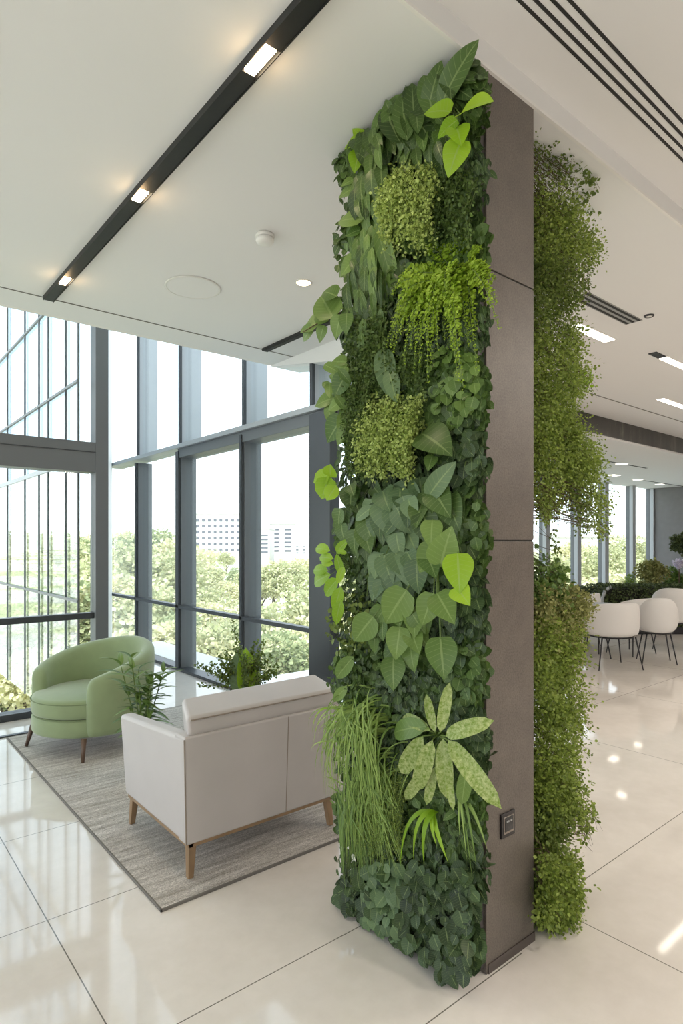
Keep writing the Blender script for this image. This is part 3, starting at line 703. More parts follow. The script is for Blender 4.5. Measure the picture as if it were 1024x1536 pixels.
# ------------------------------------------------------------------ outdoors
GZ = -4.6
N = NT('town_ground'); p = N.n('ShaderNodeBsdfPrincipled'); N.l(p.outputs[0], N.out.inputs[0]); p.inputs['Roughness'].default_value = 0.9
n1 = N.noise(0.05, 4, N.wcoord(), 0.5); n2 = N.noise(0.9, 5, N.wcoord(), 0.6)
c1 = N.ramp(n1.outputs[0], [(0.42, rgb(190, 192, 150)), (0.48, rgb(226, 220, 212)), (0.62, rgb(232, 228, 222))])
c2 = N.ramp(n2.outputs[0], [(0.3, (0.82, 0.84, 0.8, 1)), (0.7, (1, 1, 1, 1))])
mx = N.n('ShaderNodeMix', data_type='RGBA', blend_type='MULTIPLY'); mx.inputs[0].default_value = 1
N.l(c1, mx.inputs[6]); N.l(c2, mx.inputs[7]); N.l(mx.outputs[2], p.inputs['Base Color']); M['ground'] = N.m
g_ = mk('ground', MB().box(-300, 500, -60, 600, GZ-0.5, GZ), M['ground']); g_['kind'] = 'structure'
M['terrace'] = mat('pale_terrace', rgb(235, 233, 228), 0.7, vary=0.03)
tz = mk('terrace', MB().box(WX+0.3, 4.1, 3.5, 9.5, -0.35, -0.04), M['terrace']); tz['kind'] = 'structure'
tz = mk('terrace', MB().box(9.5, 18, 7.55, 9.2, -0.35, -0.04), M['terrace']); tz['kind'] = 'structure'

def tree_meshes(kind, R, Hc, nleaf, ls, m, trunk_h):
    """crown made of clumps; local origin at the foot of the trunk"""
    L = Leaves(); K = 26
    c = RNG.normal(0, 1, (K, 3)); c /= np.linalg.norm(c, axis=1, keepdims=True); c *= ru(K, 0.35, 0.85)[:, None]
    c = c*np.array([R, R, Hc/2]); c[:, 2] += trunk_h+Hc*0.48
    n = nleaf//K
    for q in c:
        d = rn(n); d /= np.linalg.norm(d, axis=1, keepdims=True)
        r = R*RNG.uniform(0.28, 0.48); pos = q+d*(r*ru(n, 0.65, 1.0))[:, None]*np.array([1, 1, 0.8])
        L.add(T_TINY, pos, d+rn(n, 0.6), d+rn(n, 0.5)+np.array([0, 0, 0.4]), ls*ru(n, 0.6, 1.3))
    cr = L.build('crown', m, None, clip=False)
    mb = MB(); mb.tube([(0, 0, 0), (0.05, 0.03, trunk_h*0.6), (0, 0, trunk_h+Hc*0.4)], [R*0.08, R*0.065, R*0.03], 8)
    for a in range(4):
        t = a*1.57+0.4; mb.tube([(0, 0, trunk_h*0.8), (R*0.4*math.cos(t), R*0.4*math.sin(t), trunk_h+Hc*0.35)], [R*0.045, R*0.015], 6)
    tk = mk('trunk', mb, M['bark']); return cr, tk
protos = []
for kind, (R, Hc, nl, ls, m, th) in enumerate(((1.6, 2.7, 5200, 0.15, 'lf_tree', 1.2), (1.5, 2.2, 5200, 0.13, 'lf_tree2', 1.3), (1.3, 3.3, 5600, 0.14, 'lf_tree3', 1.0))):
    cr, tk = tree_meshes(kind, R, Hc, nl, ls, M[m], th); protos.append((cr.data, tk.data, max(v.co.z for v in cr.data.vertices)-0.1))
    bpy.data.objects.remove(cr); bpy.data.objects.remove(tk)
TREES = [ # px, distance, height, kind, zone
 (5, 17, 4.6, 2, 0), (38, 20, 4.2, 0, 0), (70, 16.5, 3.4, 1, 0), (98, 22, 5.0, 2, 0), (124, 27, 5.4, 0, 0), (55, 29, 5.2, 0, 0), (15, 34, 6.0, 1, 0), (90, 40, 6.4, 0, 0), (128, 46, 6.6, 2, 0),
 (40, 60, 7.0, 0, 0), (72, 78, 7.4, 1, 0), (110, 95, 7.8, 0, 0), (8, 85, 8, 0, 0), (140, 80, 7.6, 1, 0), (28, 120, 8.4, 1, 0), (88, 140, 9, 0, 0),
 (172, 24, 5.0, 1, 1), (190, 36, 6.2, 0, 1), (168, 60, 7.0, 2, 1), (226, 17, 4.0, 1, 1), (240, 22, 4.6, 0, 1), (262, 19, 4.0, 2, 1), (232, 34, 5.8, 0, 1), (256, 42, 6.6, 1, 1), (228, 62, 7.6, 2, 1), (252, 85, 7.8, 0, 1), (205, 90, 8.0, 0, 1), (180, 110, 8.4, 1, 1),
 (300, 18, 3.9, 0, 2), (322, 23, 4.0, 1, 2), (350, 19, 3.6, 2, 2), (305, 33, 3.8, 0, 2), (335, 45, 3.4, 1, 2), (312, 62, 4.2, 0, 2), (300, 90, 5.2, 1, 2), (350, 70, 3.4, 2, 2), (340, 120, 4.6, 0, 2), (318, 130, 4.8, 1, 2),
 (384, 17, 3.6, 1, 3), (408, 21, 4.1, 0, 3), (432, 16.5, 3.8, 2, 3), (455, 19, 3.6, 1, 3), (470, 24, 4.4, 0, 3), (392, 50, 4.4, 0, 3), (412, 52, 4.8, 1, 3), (434, 50, 4.7, 0, 3), (456, 54, 4.9, 1, 3), (505, 22, 4.0, 1, 3), (520, 40, 5.0, 0, 3),
 (845, 30, 4.6, 1, 4), (885, 26, 4.2, 0, 4), (925, 34, 4.6, 1, 4), (960, 30, 4.4, 0, 4), (905, 60, 6.0, 0, 4), (865, 75, 6.4, 1, 4), (945, 80, 7.2, 0, 4), (820, 50, 5.5, 0, 4), (930, 24, 3.9, 1, 4)]
ZL = ['tree outside, seen through the glazing behind the green armchair', 'tree outside, seen through the narrow panes beside the pale corner panel',
      'tree outside, seen through the window pane behind the potted shrub', 'tree outside, seen through the tall pane next to the green wall', 'tree outside, seen through the far windows behind the white chairs']
KL = ['mid-green leafy', 'pale yellow-green', 'tall darker green']
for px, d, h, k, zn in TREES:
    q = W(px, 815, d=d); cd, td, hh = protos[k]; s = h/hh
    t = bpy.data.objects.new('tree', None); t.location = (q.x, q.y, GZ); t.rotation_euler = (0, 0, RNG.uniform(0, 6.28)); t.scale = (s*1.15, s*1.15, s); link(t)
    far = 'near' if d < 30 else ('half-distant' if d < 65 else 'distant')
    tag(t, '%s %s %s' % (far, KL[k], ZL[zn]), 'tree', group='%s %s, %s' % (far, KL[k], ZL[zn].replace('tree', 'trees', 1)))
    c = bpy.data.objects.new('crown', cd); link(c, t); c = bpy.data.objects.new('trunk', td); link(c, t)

M['bld'] = mat('white_render', rgb(206, 204, 198), 0.8, vary=0.02)
M['bld_win'] = mat('building_window', rgb(96, 100, 108), 0.3)
def building(label, pxs, pyt, d, nx, nz, wfrac=0.5, hfrac=0.45, depth=14):
    a = W(pxs[0], 815, d=d); b = W(pxs[1], 815, d=d); h = EYE+(HOR-pyt)/F*d-GZ; wd = (b-a).length; c = (a+b)/2
    t = thing('apartment_building', label, 'building', (c.x, c.y, GZ), rz=-TH)
    mk('wall', MB().box(-wd/2, wd/2, 0, depth, 0, h), M['bld'], t)
    mk('roof_edge', MB().box(-wd/2-0.3, wd/2+0.3, -0.3, depth+0.3, h, h+0.5), M['bld'], t)
    cw, ch = wd/nx, 2.15*d/220*1.0; ch = min((h-4)/nz, 2.6)
    wm = None
    for i in range(nx):
        for j in range(nz):
            x = -wd/2+(i+0.5)*cw; z = h-1.2-j*ch-ch/2
            if wm is None: o = mk('window', MB().box(-cw*wfrac/2, cw*wfrac/2, -0.1, 0.2, -ch*hfrac/2, ch*hfrac/2), M['bld_win'], t); wm = o
            else: o = wm.copy(); link(o, t)
            o.location = (x, 0, z)
building('pale high-rise with a grid of small windows, outside behind the potted shrub', (292, 362), 771, 220, 8, 6)
building('low white block with stacked window bands, left of the stepped tower outside', (374, 404), 794, 190, 2, 5, 0.7, 0.4)
building('tall white tower with a rooftop box, outside between two lower blocks', (404, 441), 786, 212, 2, 6, 0.55, 0.4)
building('low white block right of the outdoor tower', (441, 470), 812, 185, 3, 3, 0.4, 0.4)
building('long pale building outside the far windows behind the white chairs', (835, 985), 806, 120, 14, 2, 0.4, 0.4)
building('pale block far outside the glazing behind the green armchair', (15, 90), 806, 160, 9, 2, 0.4, 0.4)

# ------------------------------------------------------------------ hedges and planting by the cafe chairs
def leaf_box(L, x0, x1, y0, y1, z0, z1, n, ls, T=T_TINY):
    """leaves over the surface of a box (local)"""
    A = [((x1-x0)*(z1-z0), 0), ((x1-x0)*(y1-y0), 1), ((y1-y0)*(z1-z0), 2), ((y1-y0)*(z1-z0), 3)]
    tot = sum(a for a, _ in A)
    for a, f in A:
        k = int(n*a/tot); u, v = ru(k), ru(k)
        if f == 0: pos = np.stack([x0+(x1-x0)*u, np.full(k, y0), z0+(z1-z0)*v], 1); nr = np.array([[0, -1, 0]])
        elif f == 1: pos = np.stack([x0+(x1-x0)*u, y0+(y1-y0)*v, np.full(k, z1)], 1); nr = np.array([[0, 0, 1]])
        elif f == 2: pos = np.stack([np.full(k, x0), y0+(y1-y0)*u, z0+(z1-z0)*v], 1); nr = np.array([[-1, 0, 0]])
        else: pos = np.stack([np.full(k, x1), y0+(y1-y0)*u, z0+(z1-z0)*v], 1); nr = np.array([[1, 0, 0]])
        nr = np.repeat(nr, k, 0); L.add(T, pos+rn(k, 0.012), rn(k)+nr*0.8, nr+rn(k, 0.6), ls*ru(k, 0.6, 1.3))
def hedge(name, label, px0, px1, d, z1, dep, n, endp=False):
    a = W(px0, 815, d=d); b = W(px1, 815, d=d); c = (a+b)/2; wd = (b-a).length
    t = thing(name, label, 'hedge', (c.x, c.y, 0), rz=-TH)
    L = Leaves(); leaf_box(L, -wd/2, wd/2, 0, dep, 0.12, z1, n, 0.035)
    t.location = (0, 0, 0); o = L.build('foliage', M['lf_hedge'], t); t.location = (c.x, c.y, 0)
    mk('inner_branches', MB().box(-wd/2+0.03, wd/2-0.03, 0.03, dep-0.03, 0.12, z1-0.03), M['felt'], t)
    mk('trough', MB().box(-wd/2-0.01, wd/2+0.01, -0.01, dep+0.01, 0, 0.13), M['metal_dark'], t, bevel=0.01)
    if endp: mk('end_panel', MB().tube([(-wd/2-0.03, 0.02, 0.0), (-wd/2-0.03, 0.02, z1-0.22), (-wd/2+0.02, 0.02, z1-0.06), (-wd/2+0.12, 0.02, z1+0.01)], 0.028, 10), M['frame_light'], t, smooth=True)
    return t
hedge('hedge', 'long dark clipped hedge behind the white chairs', 906, 1090, 10.4, 0.80, 0.7, 9000, True)
hedge('hedge', 'short dark hedge beside the side foliage, left of the long hedge', 862, 902, 11.2, 0.70, 0.6, 3000)
hedge('hedge', 'low hedge block behind the side foliage at the cafe floor', 838, 872, 9.3, 0.22, 0.5, 1500)
def shrub(label, px, py, d, R, ztop, mt, n, ls, zbase=0.0, name='shrub', stem=True, T=T_TINY, sq=1.0, cat='shrub'):
    q = W(px, py, d=d); t = thing(name, label, cat, (q.x, q.y, zbase))
    L = Leaves(); K = 14; c = rn(K); c /= np.linalg.norm(c, axis=1, keepdims=True); c *= ru(K, 0.3, 0.75)[:, None]*R; c[:, 2] *= sq
    for cc in c:
        m_ = n//K; dd = rn(m_); dd /= np.linalg.norm(dd, axis=1, keepdims=True)
        pos = np.array(q)+cc+dd*(R*0.38*ru(m_, 0.4, 1.0))[:, None]
        L.add(T, pos, dd+rn(m_, 0.6), dd+rn(m_, 0.5), ls*ru(m_, 0.6, 1.3))
    L.build('foliage', M[mt], t)
    if stem: mk('stem', MB().tube([(0, 0, 0), (0.01, 0, (q.z-zbase)*0.6), (0, 0, q.z-zbase)], [0.02, 0.014, 0.008], 8), M['bark'], t)
    return t
shrub('bronze-green leafy shrub above the long hedge', 980, 862, 11.5, 0.33, 1, 'lf_dry', 2200, 0.05)
shrub('small green shrub above the long hedge in the frame corner of the grey wall', 1010, 872, 11.7, 0.28, 1, 'lf_mid', 1800, 0.045)
shrub('round clipped topiary ball on a thin trunk before the grey end wall', 1025, 815, 10.9, 0.25, 1, 'lf_hedge', 2600, 0.04, name='topiary_tree', cat='tree')
shrub('spiky pale green shrub at the short hedge beside the far windows', 945, 874, 11.7, 0.16, 1, 'lf_grass', 700, 0.05, T=T_NARROW)
M['petal'] = leafmat('petals', rgb(214, 208, 232), rgb(244, 242, 248), 0.6, 0.3)
shrub('small bunch of pale lilac flowers above the long hedge', 1018, 846, 10.95, 0.09, 1, 'petal', 300, 0.04, name='flowering_plant', cat='flowers')

# ------------------------------------------------------------------ potted plants
# shrub in a white pot near the windows
q = W(366, 1068, z=0.0); q = W(366, 815, d=5.05)
pt = thing('potted_shrub', 'bushy small-leaved shrub in a white pot by the windows', 'potted plant', (q.x, q.y, 0))
mk('pot', MB().lathe([(0.085, 0), (0.12, 0.04), (0.132, 0.335), (0.128, 0.345), (0.118, 0.345), (0.115, 0.315), (0.001, 0.315)], 40), M['pot'], pt, smooth=True)
mk('soil', MB().lathe([(0.115, 0.31), (0.10, 0.322), (0.001, 0.325)], 32), M['soil'], pt)
L = Leaves(); mb = MB(); base = np.array([q.x, q.y, 0.32])
rt = np.array([C_, -S_, 0.0]); fw = np.array([S_, C_, 0.0])
for i in range(46):
    a = ru(1, 0, 2*PI)[0]; lean = ru(1, 0.15, 1.25)[0]; ln = ru(1, 0.28, 0.44)[0]
    if i == 0: a, lean, ln = PI, 0.15, 0.60
    if i in (1, 2): a, lean, ln = PI, 0.95, 0.46
    if i == 3: a, lean, ln = 0.0, 0.35, 0.46
    dr = rt*math.cos(a)*math.sin(lean)+fw*math.sin(a)*math.sin(lean)+np.array([0, 0, math.cos(lean)])
    n = 10; ps = [base+dr*ln*t/n+np.array([0, 0, -0.06*(t/n)**2*math.sin(lean)]) for t in range(n+1)]
    mb.tube([tuple(v) for v in ps], [0.004*(1-0.8*t/n) for t in range(n+1)], 5)
    for t in range(2, n+1):
        k = 9; L.add(T_TINY, np.repeat(ps[t][None], k, 0)+rn(k, 0.012), rn(k)+dr*0.7, rn(k)+np.array([0, 0, 0.6]), 0.024*ru(k, 0.7, 1.2))
L.build('foliage', M['lf_sided'], pt); mk('stems', mb, M['bark'], pt, local=False)
L = Leaves(); L.add(T_OVAL, [base-rt*0.02-fw*0.10], [np.array([0, 0, 1])-rt*0.05], [-fw], [0.36]); L.build('silver_leaf', M['lf_blue'], pt)
L = Leaves(); L.add(T_OVAL, [base+rt*0.02-fw*0.09], [np.array([0, 0, 1])+rt*0.10], [-fw+rt*0.4], [0.36]); L.build('lime_leaf', M['lf_lime'], pt)

# strappy plant between the armchairs
q = W(213, 815, d=4.0)
pt = thing('potted_plant', 'leafy potted plant with long dark blades between the two armchairs', 'potted plant', (q.x, q.y, RZ))
mk('pot', MB().lathe([(0.07, 0), (0.09, 0.02), (0.11, 0.22), (0.106, 0.23), (0.096, 0.23), (0.09, 0.20), (0.001, 0.20)], 36), M['pot'], pt, smooth=True)
L = Leaves(); mb = MB(); base = np.array([q.x, q.y, RZ+0.2])
for i in range(8):
    a = i*0.9+0.3; lean = 0.12+0.05*(i % 4); ln = 0.40+0.05*(i % 5)
    dr = rt*math.cos(a)*math.sin(lean)+fw*math.sin(a)*math.sin(lean)+np.array([0, 0, math.cos(lean)])
    ps = [base+dr*ln*t/8 for t in range(9)]; mb.tube([tuple(v) for v in ps], [0.004]*8+[0.0015], 5)
    for t in range(2, 9):
        for sgn in (-1, 1):
            aa = a+sgn*1.3+t*0.8; o_ = rt*math.cos(aa)+fw*math.sin(aa)*0.6
            L.add(T_LANCE, [ps[t]], [o_*0.9+np.array([0, 0, 0.75 if t > 4 else 0.25])], [np.array([0, 0, 1])-o_*0.3], [0.15*ru(1, 0.7, 1.2)[0]])
L.build('foliage', M['lf_mid'], pt); mk('stems', mb, M['stem'], pt, local=False)
# ------------------------------------------------------------------ the green wall
NX = np.array([-1.0, 0.0, 0.0]); UP = np.array([0, 0, 1.0]); RY = np.array([0, -1.0, 0])   # RY: towards the concrete edge
FX = 1.70
def wp(px, py, x=FX): return np.array(W(px, py, x=x))
def ell_pts(cx, cy, rx, ry, n, x=FX, dep=0.05, power=0.5):
    a = ru(n, 0, 2*PI); r = ru(n)**power
    P = np.array([wp(cx+rx*rr*math.cos(t), cy+ry*rr*math.sin(t), x) for t, rr in zip(a, r)])
    P[:, 0] += ru(n, -dep, dep); return P, a, r
def clump(label, px, py, rx, ry, n, T, m, size, x=FX, dep=0.05, out=0.45, down=0.9, spread=0.6, up=0.5, name='foliage_plant', cat='plant', group=None, jit=0.35, svar=(0.6, 1.15), stems=True):
    """leaves fan out of a pocket and hang over each other"""
    c = wp(px, py-ry*0.3, 1.75); P, a, r = ell_pts(px, py, rx, ry, n, x, dep)
    lat = (P-c); lat[:, 0] = 0; ln = np.linalg.norm(lat, axis=1, keepdims=True).clip(1e-3); lat /= ln
    d = NX*out+(-UP)*down+lat*spread+rn(n, jit)
    nr = NX*1.0+RY*0.35+UP*up+rn(n, jit*0.8)
    s = size*ru(n, *svar)
    P = P-d/np.linalg.norm(d, axis=1, keepdims=True)*(s*0.5)[:, None]
    P[:, 0] = np.minimum(P[:, 0], 1.75)
    t = thing(name, label, cat, tuple(c), group=group)
    L = Leaves(); L.add(T, P, d, nr, s); L.build('foliage', m, t)
    if stems:
        mb = MB(); k = min(n, 26)
        for i in range(k):
            p = P[i*n//k]; q = c+(p-c)*0.35; q[0] = 1.74; mid = (p+q)/2+UP*0.01
            mb.tube([tuple(q), tuple(mid), tuple(p)], [0.0022, 0.0018, 0.0012], 4, cap=False)
        mk('stems', mb, M['stem'], t, local=False)
    return t
def curtain(label, x0, x1, y0, y1, nstr, m, ls, bulge=0.05, x=FX, ragged=0.35, T=T_TINY, step=0.011, per=3, lean=0.0, name='trailing_plant', shape=None, jit=0.010, group=None):
    """fine stems that hang down in strands, small leaves all along"""
    t = thing(name, label, 'plant', tuple(wp((x0+x1)/2, y0, 1.75)), group=group)
    L = Leaves(); mb = MB(); P = []
    for i in range(nstr):
        u = ru(1)[0]; a = x0+(x1-x0)*u; ya = y0+(y1-y0)*0.5*ru(1)[0]**1.6; yb = y1-(y1-y0)*ragged*ru(1)[0]
        if shape: yb = shape(u)*(y1-y0)+y0-(y1-y0)*ragged*0.5*ru(1)[0]; 
        if yb < ya+12: yb = ya+12
        xx = x+RNG.uniform(-0.015, 0.02); p0 = wp(a, ya, xx); p1 = wp(a+lean*(yb-ya)+RNG.normal(0, 3), yb, xx)
        n = max(4, int(np.linalg.norm(p1-p0)/step)); tt = np.linspace(0, 1, n)[:, None]
        line = p0*(1-tt)+p1*tt+NX*(bulge*np.sin(tt*PI*0.75))+RY*(0.008*np.sin(tt*9+u*30))
        mb.tube([tuple(v) for v in line[::4]]+[tuple(line[-1])], 0.0009, 3, cap=False)
        P.append(np.repeat(line, per, 0))
    P = np.concatenate(P); n = len(P); d = rn(n)+NX*0.5+UP*-0.3
    L.add(T, P+rn(n, jit), d, rn(n)+NX*0.8+UP*0.5, ls*ru(n, 0.6, 1.25)); L.build('foliage', m, t)
    mk('stems', mb, M['stem'], t, local=False); return t
def fronds(label, px, py, specs, m, name='fern', x=FX, leaflet=0.020, T=T_TINY, width=0.032, cat='fern'):
    """arching fronds; specs: (tip px, tip py, rise px, out m)"""
    c = wp(px, py, x+0.03); t = thing(name, label, cat, tuple(c)); L = Leaves(); mb = MB()
    for (tx, ty, rise, out) in specs:
        tip = wp(tx, ty, x-out*0.8); n = 42; tt = np.linspace(0, 1, n)[:, None]
        ctrl = (c*0.5+tip*0.5); ctrl = ctrl+NX*out; ctrl[2] = max(c[2], tip[2])+rise/380.0
        ctrl[1] = c[1]*0.35+tip[1]*0.65
        line = (1-tt)**2*c+2*tt*(1-tt)*ctrl+tt**2*tip
        mb.tube([tuple(v) for v in line[::3]]+[tuple(tip)], 0.0013, 4, cap=False)
        tan = np.gradient(line, axis=0); tan /= np.linalg.norm(tan, axis=1, keepdims=True)
        side = np.cross(tan, NX+UP*0.3); side /= np.linalg.norm(side, axis=1, keepdims=True)
        w_ = np.sin(np.clip(tt*1.05+0.12, 0, 1)*PI)**0.5
        for sg in (-1, 1):
            for q in range(3):
                off = ru(n, 0.0, 1.0)[:, None]*width*w_*sg*0.7
                L.add(T, line+side*off+rn(n, 0.003), side*sg+tan*0.5+rn(n, 0.25), NX+UP*0.6+rn(n, 0.35), leaflet*(w_[:, 0]*0.7+0.4)*ru(n, 0.7, 1.2))
    L.build('foliage', m, t); mk('stems', mb, M['stem'], t, local=False); return t
def ribbon(mb, pts, w0):
    n = len(pts); o = len(mb.v)
    for i, p in enumerate(pts):
        t = i/(n-1); p = np.array(p); tan = np.array(pts[min(i+1, n-1)])-np.array(pts[max(i-1, 0)]); tan /= np.linalg.norm(tan)+1e-9
        sd = np.cross(tan, NX*0.8+UP*0.4+RY*0.1); sd /= np.linalg.norm(sd)+1e-9; w_ = w0*(min(1, t*6+0.5))*(1-t**2.2)+0.0004; nn = np.cross(sd, tan)
        mb.v += [tuple(p-sd*w_/2+nn*w_*0.18), tuple(p), tuple(p+sd*w_/2+nn*w_*0.18)]
    for i in range(n-1):
        a = o+i*3; mb.f += [(a, a+1, a+4, a+3), (a+1, a+2, a+5, a+4)]
def grass(label, cx, cy, blades, m, name='grass_plant', x=FX, w0=0.007, spread=24):
    """blades: list of (tip px, tip py, out, rise) ranges"""
    c0 = wp(cx, cy, 1.74); t = thing(name, label, 'plant', tuple(c0)); mb = MB()
    for (tx, ty, out, rise, ww) in blades:
        c = wp(cx+RNG.normal(0, spread), cy+RNG.normal(0, spread*0.8), x+0.02); tip = wp(tx, ty, x-out*0.9)
        ctrl = (c+tip)/2+NX*out; ctrl[2] = max(c[2], tip[2])+rise/380; ctrl[1] = c[1]*0.3+tip[1]*0.7
        pts = [(1-u)**2*c+2*u*(1-u)*ctrl+u*u*tip for u in np.linspace(0, 1, 14)]; ribbon(mb, pts, ww)
    me = mk('foliage', mb, m, t, local=False, smooth=True); return t

# dark understorey that closes the gaps between the feature plants: one creeper per pocket row
rows = [(150, 'just under the ceiling'), (262, 'behind the upper pale moss-like plant'), (375, 'behind the crown of the lime fern'), (485, 'behind the hanging lime fronds'), (595, 'level with the middle pale trailing plant'),
        (700, 'below the middle pale trailing plant'), (810, 'behind the broad heart leaves'), (915, 'under the yellow-green heart leaf'), (1020, 'above the speckled rosette'), (1120, 'behind the speckled rosette'), (1215, 'behind the short lime blades'), (1300, 'above the dark round-leaved base')]
for i, (yy, where) in enumerate(rows):
    yb = yy
    for (xa, rx, sd) in ((552, 46, 'window side'), (622, 46, 'middle'), (690, 40, 'concrete side')):
        top = 0
        if i == 0 and xa == 552: yb = 235
        elif i == 0 and xa == 622: yb = 185
        else: yb = yy
        dark = M['lf_deep'] if (i+xa) % 2 else M['lf_dark']
        clump('dark small-leaved creeper, %s, %s' % (sd, where), xa, yb, rx, 68, 420, T_OVAL if i % 2 else T_ROUND, dark, 0.042, x=1.715, dep=0.03, name='creeper', jit=0.5, stems=False, svar=(0.5, 1.2))

# --- top
clump('dense dark oval-leaved plant at the upper window-side corner of the green wall', 556, 255, 26, 85, 80, T_OVAL, M['lf_dark'], 0.13, x=1.66, dep=0.05, out=0.35, down=1.1)
clump('dark glossy plant with upright leaves touching the ceiling, middle of the top row', 608, 165, 38, 60, 60, T_OVAL, M['lf_dark'], 0.14, x=1.67, dep=0.05, out=0.5, down=0.2, spread=1.2)
clump('large dark leaf plant reaching the ceiling at the concrete corner', 676, 122, 32, 45, 34, T_OVAL, M['lf_dark'], 0.17, x=1.68, dep=0.04, out=0.5, down=-0.3, spread=1.2)
clump('dark broad-leaved plant right above the upper pale trailing plant', 645, 205, 52, 45, 75, T_OVAL, M['lf_dark'], 0.12, x=1.675, dep=0.04)
def big(label, leaves, m, T=T_HEARTB, name='heart_leaf_plant', x=1.62):
    """a few placed leaves: (base px, base py, tip px, tip py, tilt)"""
    T = T_OVALB if T is T_OVAL else T
    c = wp(leaves[0][0], leaves[0][1], 1.73); t = thing(name, label, 'plant', tuple(c)); L = Leaves(); mb = MB()
    for (bx, by, tx, ty, tilt) in leaves:
        a = wp(bx, by, x); b = wp(tx, ty, x-0.04); d = b-a; s = np.linalg.norm(d)
        L.add(T, [a], [d], [NX+UP*tilt+RY*0.75], [s*1.06]); mb.tube([tuple(c), tuple((a+c)/2+UP*0.02), tuple(a)], 0.0022, 5)
    L.build('foliage', m, t); mk('stems', mb, M['stem'], t, local=False); return t
big('lime heart-leaved plant with four big bright leaves near the ceiling', [(676, 168, 636, 160, 0.3), (690, 172, 727, 138, 0.5), (686, 180, 656, 200, 0.3), (692, 210, 672, 254, 0.2), (684, 190, 690, 205, 0.4)], M['lf_lime'])
big('tall dark leaf plant whose pointed tips stand against the ceiling', [(660, 160, 700, 62, 0.2), (650, 150, 634, 78, 0.1), (600, 180, 572, 116, 0.1), (610, 190, 600, 112, 0.1), (640, 170, 655, 90, 0.1), (622, 180, 616, 110, 0.2)], M['lf_dark'], T=T_OVAL, x=1.64)
big('small lime leaf pair jutting towards the windows near the top', [(545, 195, 530, 176, 0.2), (548, 208, 514, 214, 0.4), (540, 225, 530, 250, 0.4)], M['lf_lime'], x=1.66)
big('small green leaves jutting towards the windows beside the upper pale trailing plant', [(540, 280, 505, 288, 0.4), (545, 330, 505, 322, 0.4), (540, 345, 518, 350, 0.3), (535, 385, 510, 408, 0.3), (530, 270, 512, 275, 0.4)], M['lf_mid'], x=1.66)
clump('long drooping dark-leaved plant beside the upper pale trailing plant', 555, 345, 30, 95, 70, T_LANCE, M['lf_mid'], 0.20, x=1.665, dep=0.04, out=0.3, down=1.3, spread=0.3, jit=0.2)
clump('narrow-leaved dark plant hanging on the window side beside the lime fern', 548, 455, 28, 75, 90, T_LANCE, M['lf_dark'], 0.15, x=1.67, dep=0.04, out=0.3, down=1.3, spread=0.3, jit=0.25)
# --- pale trailing cushions
curtain('pale lime tiny-leaved plant spilling down near the top of the green wall', 586, 662, 248, 385, 92, M['lf_tiny'], 0.0125, bulge=0.07, x=1.655, ragged=0.5)
curtain('thin dark tiny-leaved sprays between the upper pale plant and the concrete', 664, 716, 250, 380, 42, M['lf_tinyd'], 0.014, bulge=0.04, x=1.69, ragged=0.6)
curtain('pale lime tiny-leaved cushion hanging in the middle of the green wall', 556, 636, 592, 722, 110, M['lf_tiny'], 0.0125, bulge=0.075, x=1.655, ragged=0.4)
curtain('fine dark green trailing curtain on the window side, next to the middle pale cushion', 528, 560, 555, 720, 60, M['lf_tinyd'], 0.0125, bulge=0.05, x=1.67, ragged=0.4)
curtain('dull green fine-leaved trails under the lime fern', 580, 640, 510, 600, 46, M['lf_tinyd'], 0.013, bulge=0.04, x=1.69, ragged=0.5)
curtain('fine dark trails on the window side above the middle pale cushion', 530, 585, 455, 590, 50, M['lf_tinyd'], 0.014, bulge=0.04, x=1.685, ragged=0.5)
# --- lime fern
spec = []
for tx, ty in ((578, 520), (584, 535), (592, 525), (600, 500), (606, 545), (614, 530), (622, 560), (630, 548), (640, 570), (636, 520), (648, 540), (656, 520), (664, 510), (676, 530), (684, 545), (690, 560), (696, 575), (704, 520), (712, 540), (716, 500), (650, 480), (620, 480), (596, 470), (700, 480), (668, 470), (690, 500)):
    spec.append((tx+RNG.normal(0, 3), ty+RNG.normal(0, 6), 14+RNG.uniform(0, 22), 0.06+RNG.uniform(0, 0.07)))
spec += [(742, 418, 6, 0.06), (748, 492, 20, 0.08), (744, 455, 20, 0.06), (720, 372, 4, 0.03), (600, 415, 10, 0.06), (732, 440, 16, 0.07), (640, 372, 2, 0.04), (672, 368, 4, 0.03), (588, 440, 24, 0.08), (604, 430, 26, 0.07), (690, 350, 0, 0.03)]
fronds('bright lime fern with arching fronds that spill over the concrete edge', 694, 425, spec, M['lf_fern'], leaflet=0.017)
big('single pale blue-green drooping leaf left of the trails under the fern', [(575, 522, 578, 578, 0.1), (583, 555, 590, 590, 0.1)], M['lf_blue'], T=T_OVAL, x=1.65)
# --- twig and leaf sprays on the window side
tw = thing('leafy_twig', 'leafy twig leaning out towards the ceiling downlight', 'plant', tuple(wp(530, 462, 1.70)))
L = Leaves(); mb = MB(); A = wp(530, 462, 1.70); B = wp(455, 498, 1.58); mb.tube([tuple(A*(1-t)+B*t+UP*0.01*math.sin(t*PI)) for t in np.linspace(0, 1, 8)], [0.004-0.0003*i for i in range(8)], 6)
for bx, by, tx, ty in ((500, 478, 474, 428), (492, 482, 468, 462), (480, 486, 445, 484), (470, 490, 447, 512), (486, 488, 476, 514), (512, 472, 498, 510), (505, 445, 478, 428), (520, 470, 516, 500), (462, 493, 446, 496)):
    a = wp(bx, by, 1.62); b = wp(tx, ty, 1.60); d = b-a; L.add(T_HEART, [a], [d], [NX+RY*0.7+UP*0.3], [np.linalg.norm(d)*0.9])
L.build('foliage', M['lf_mid'], tw); mk('stems', mb, M['bark'], tw, local=False)
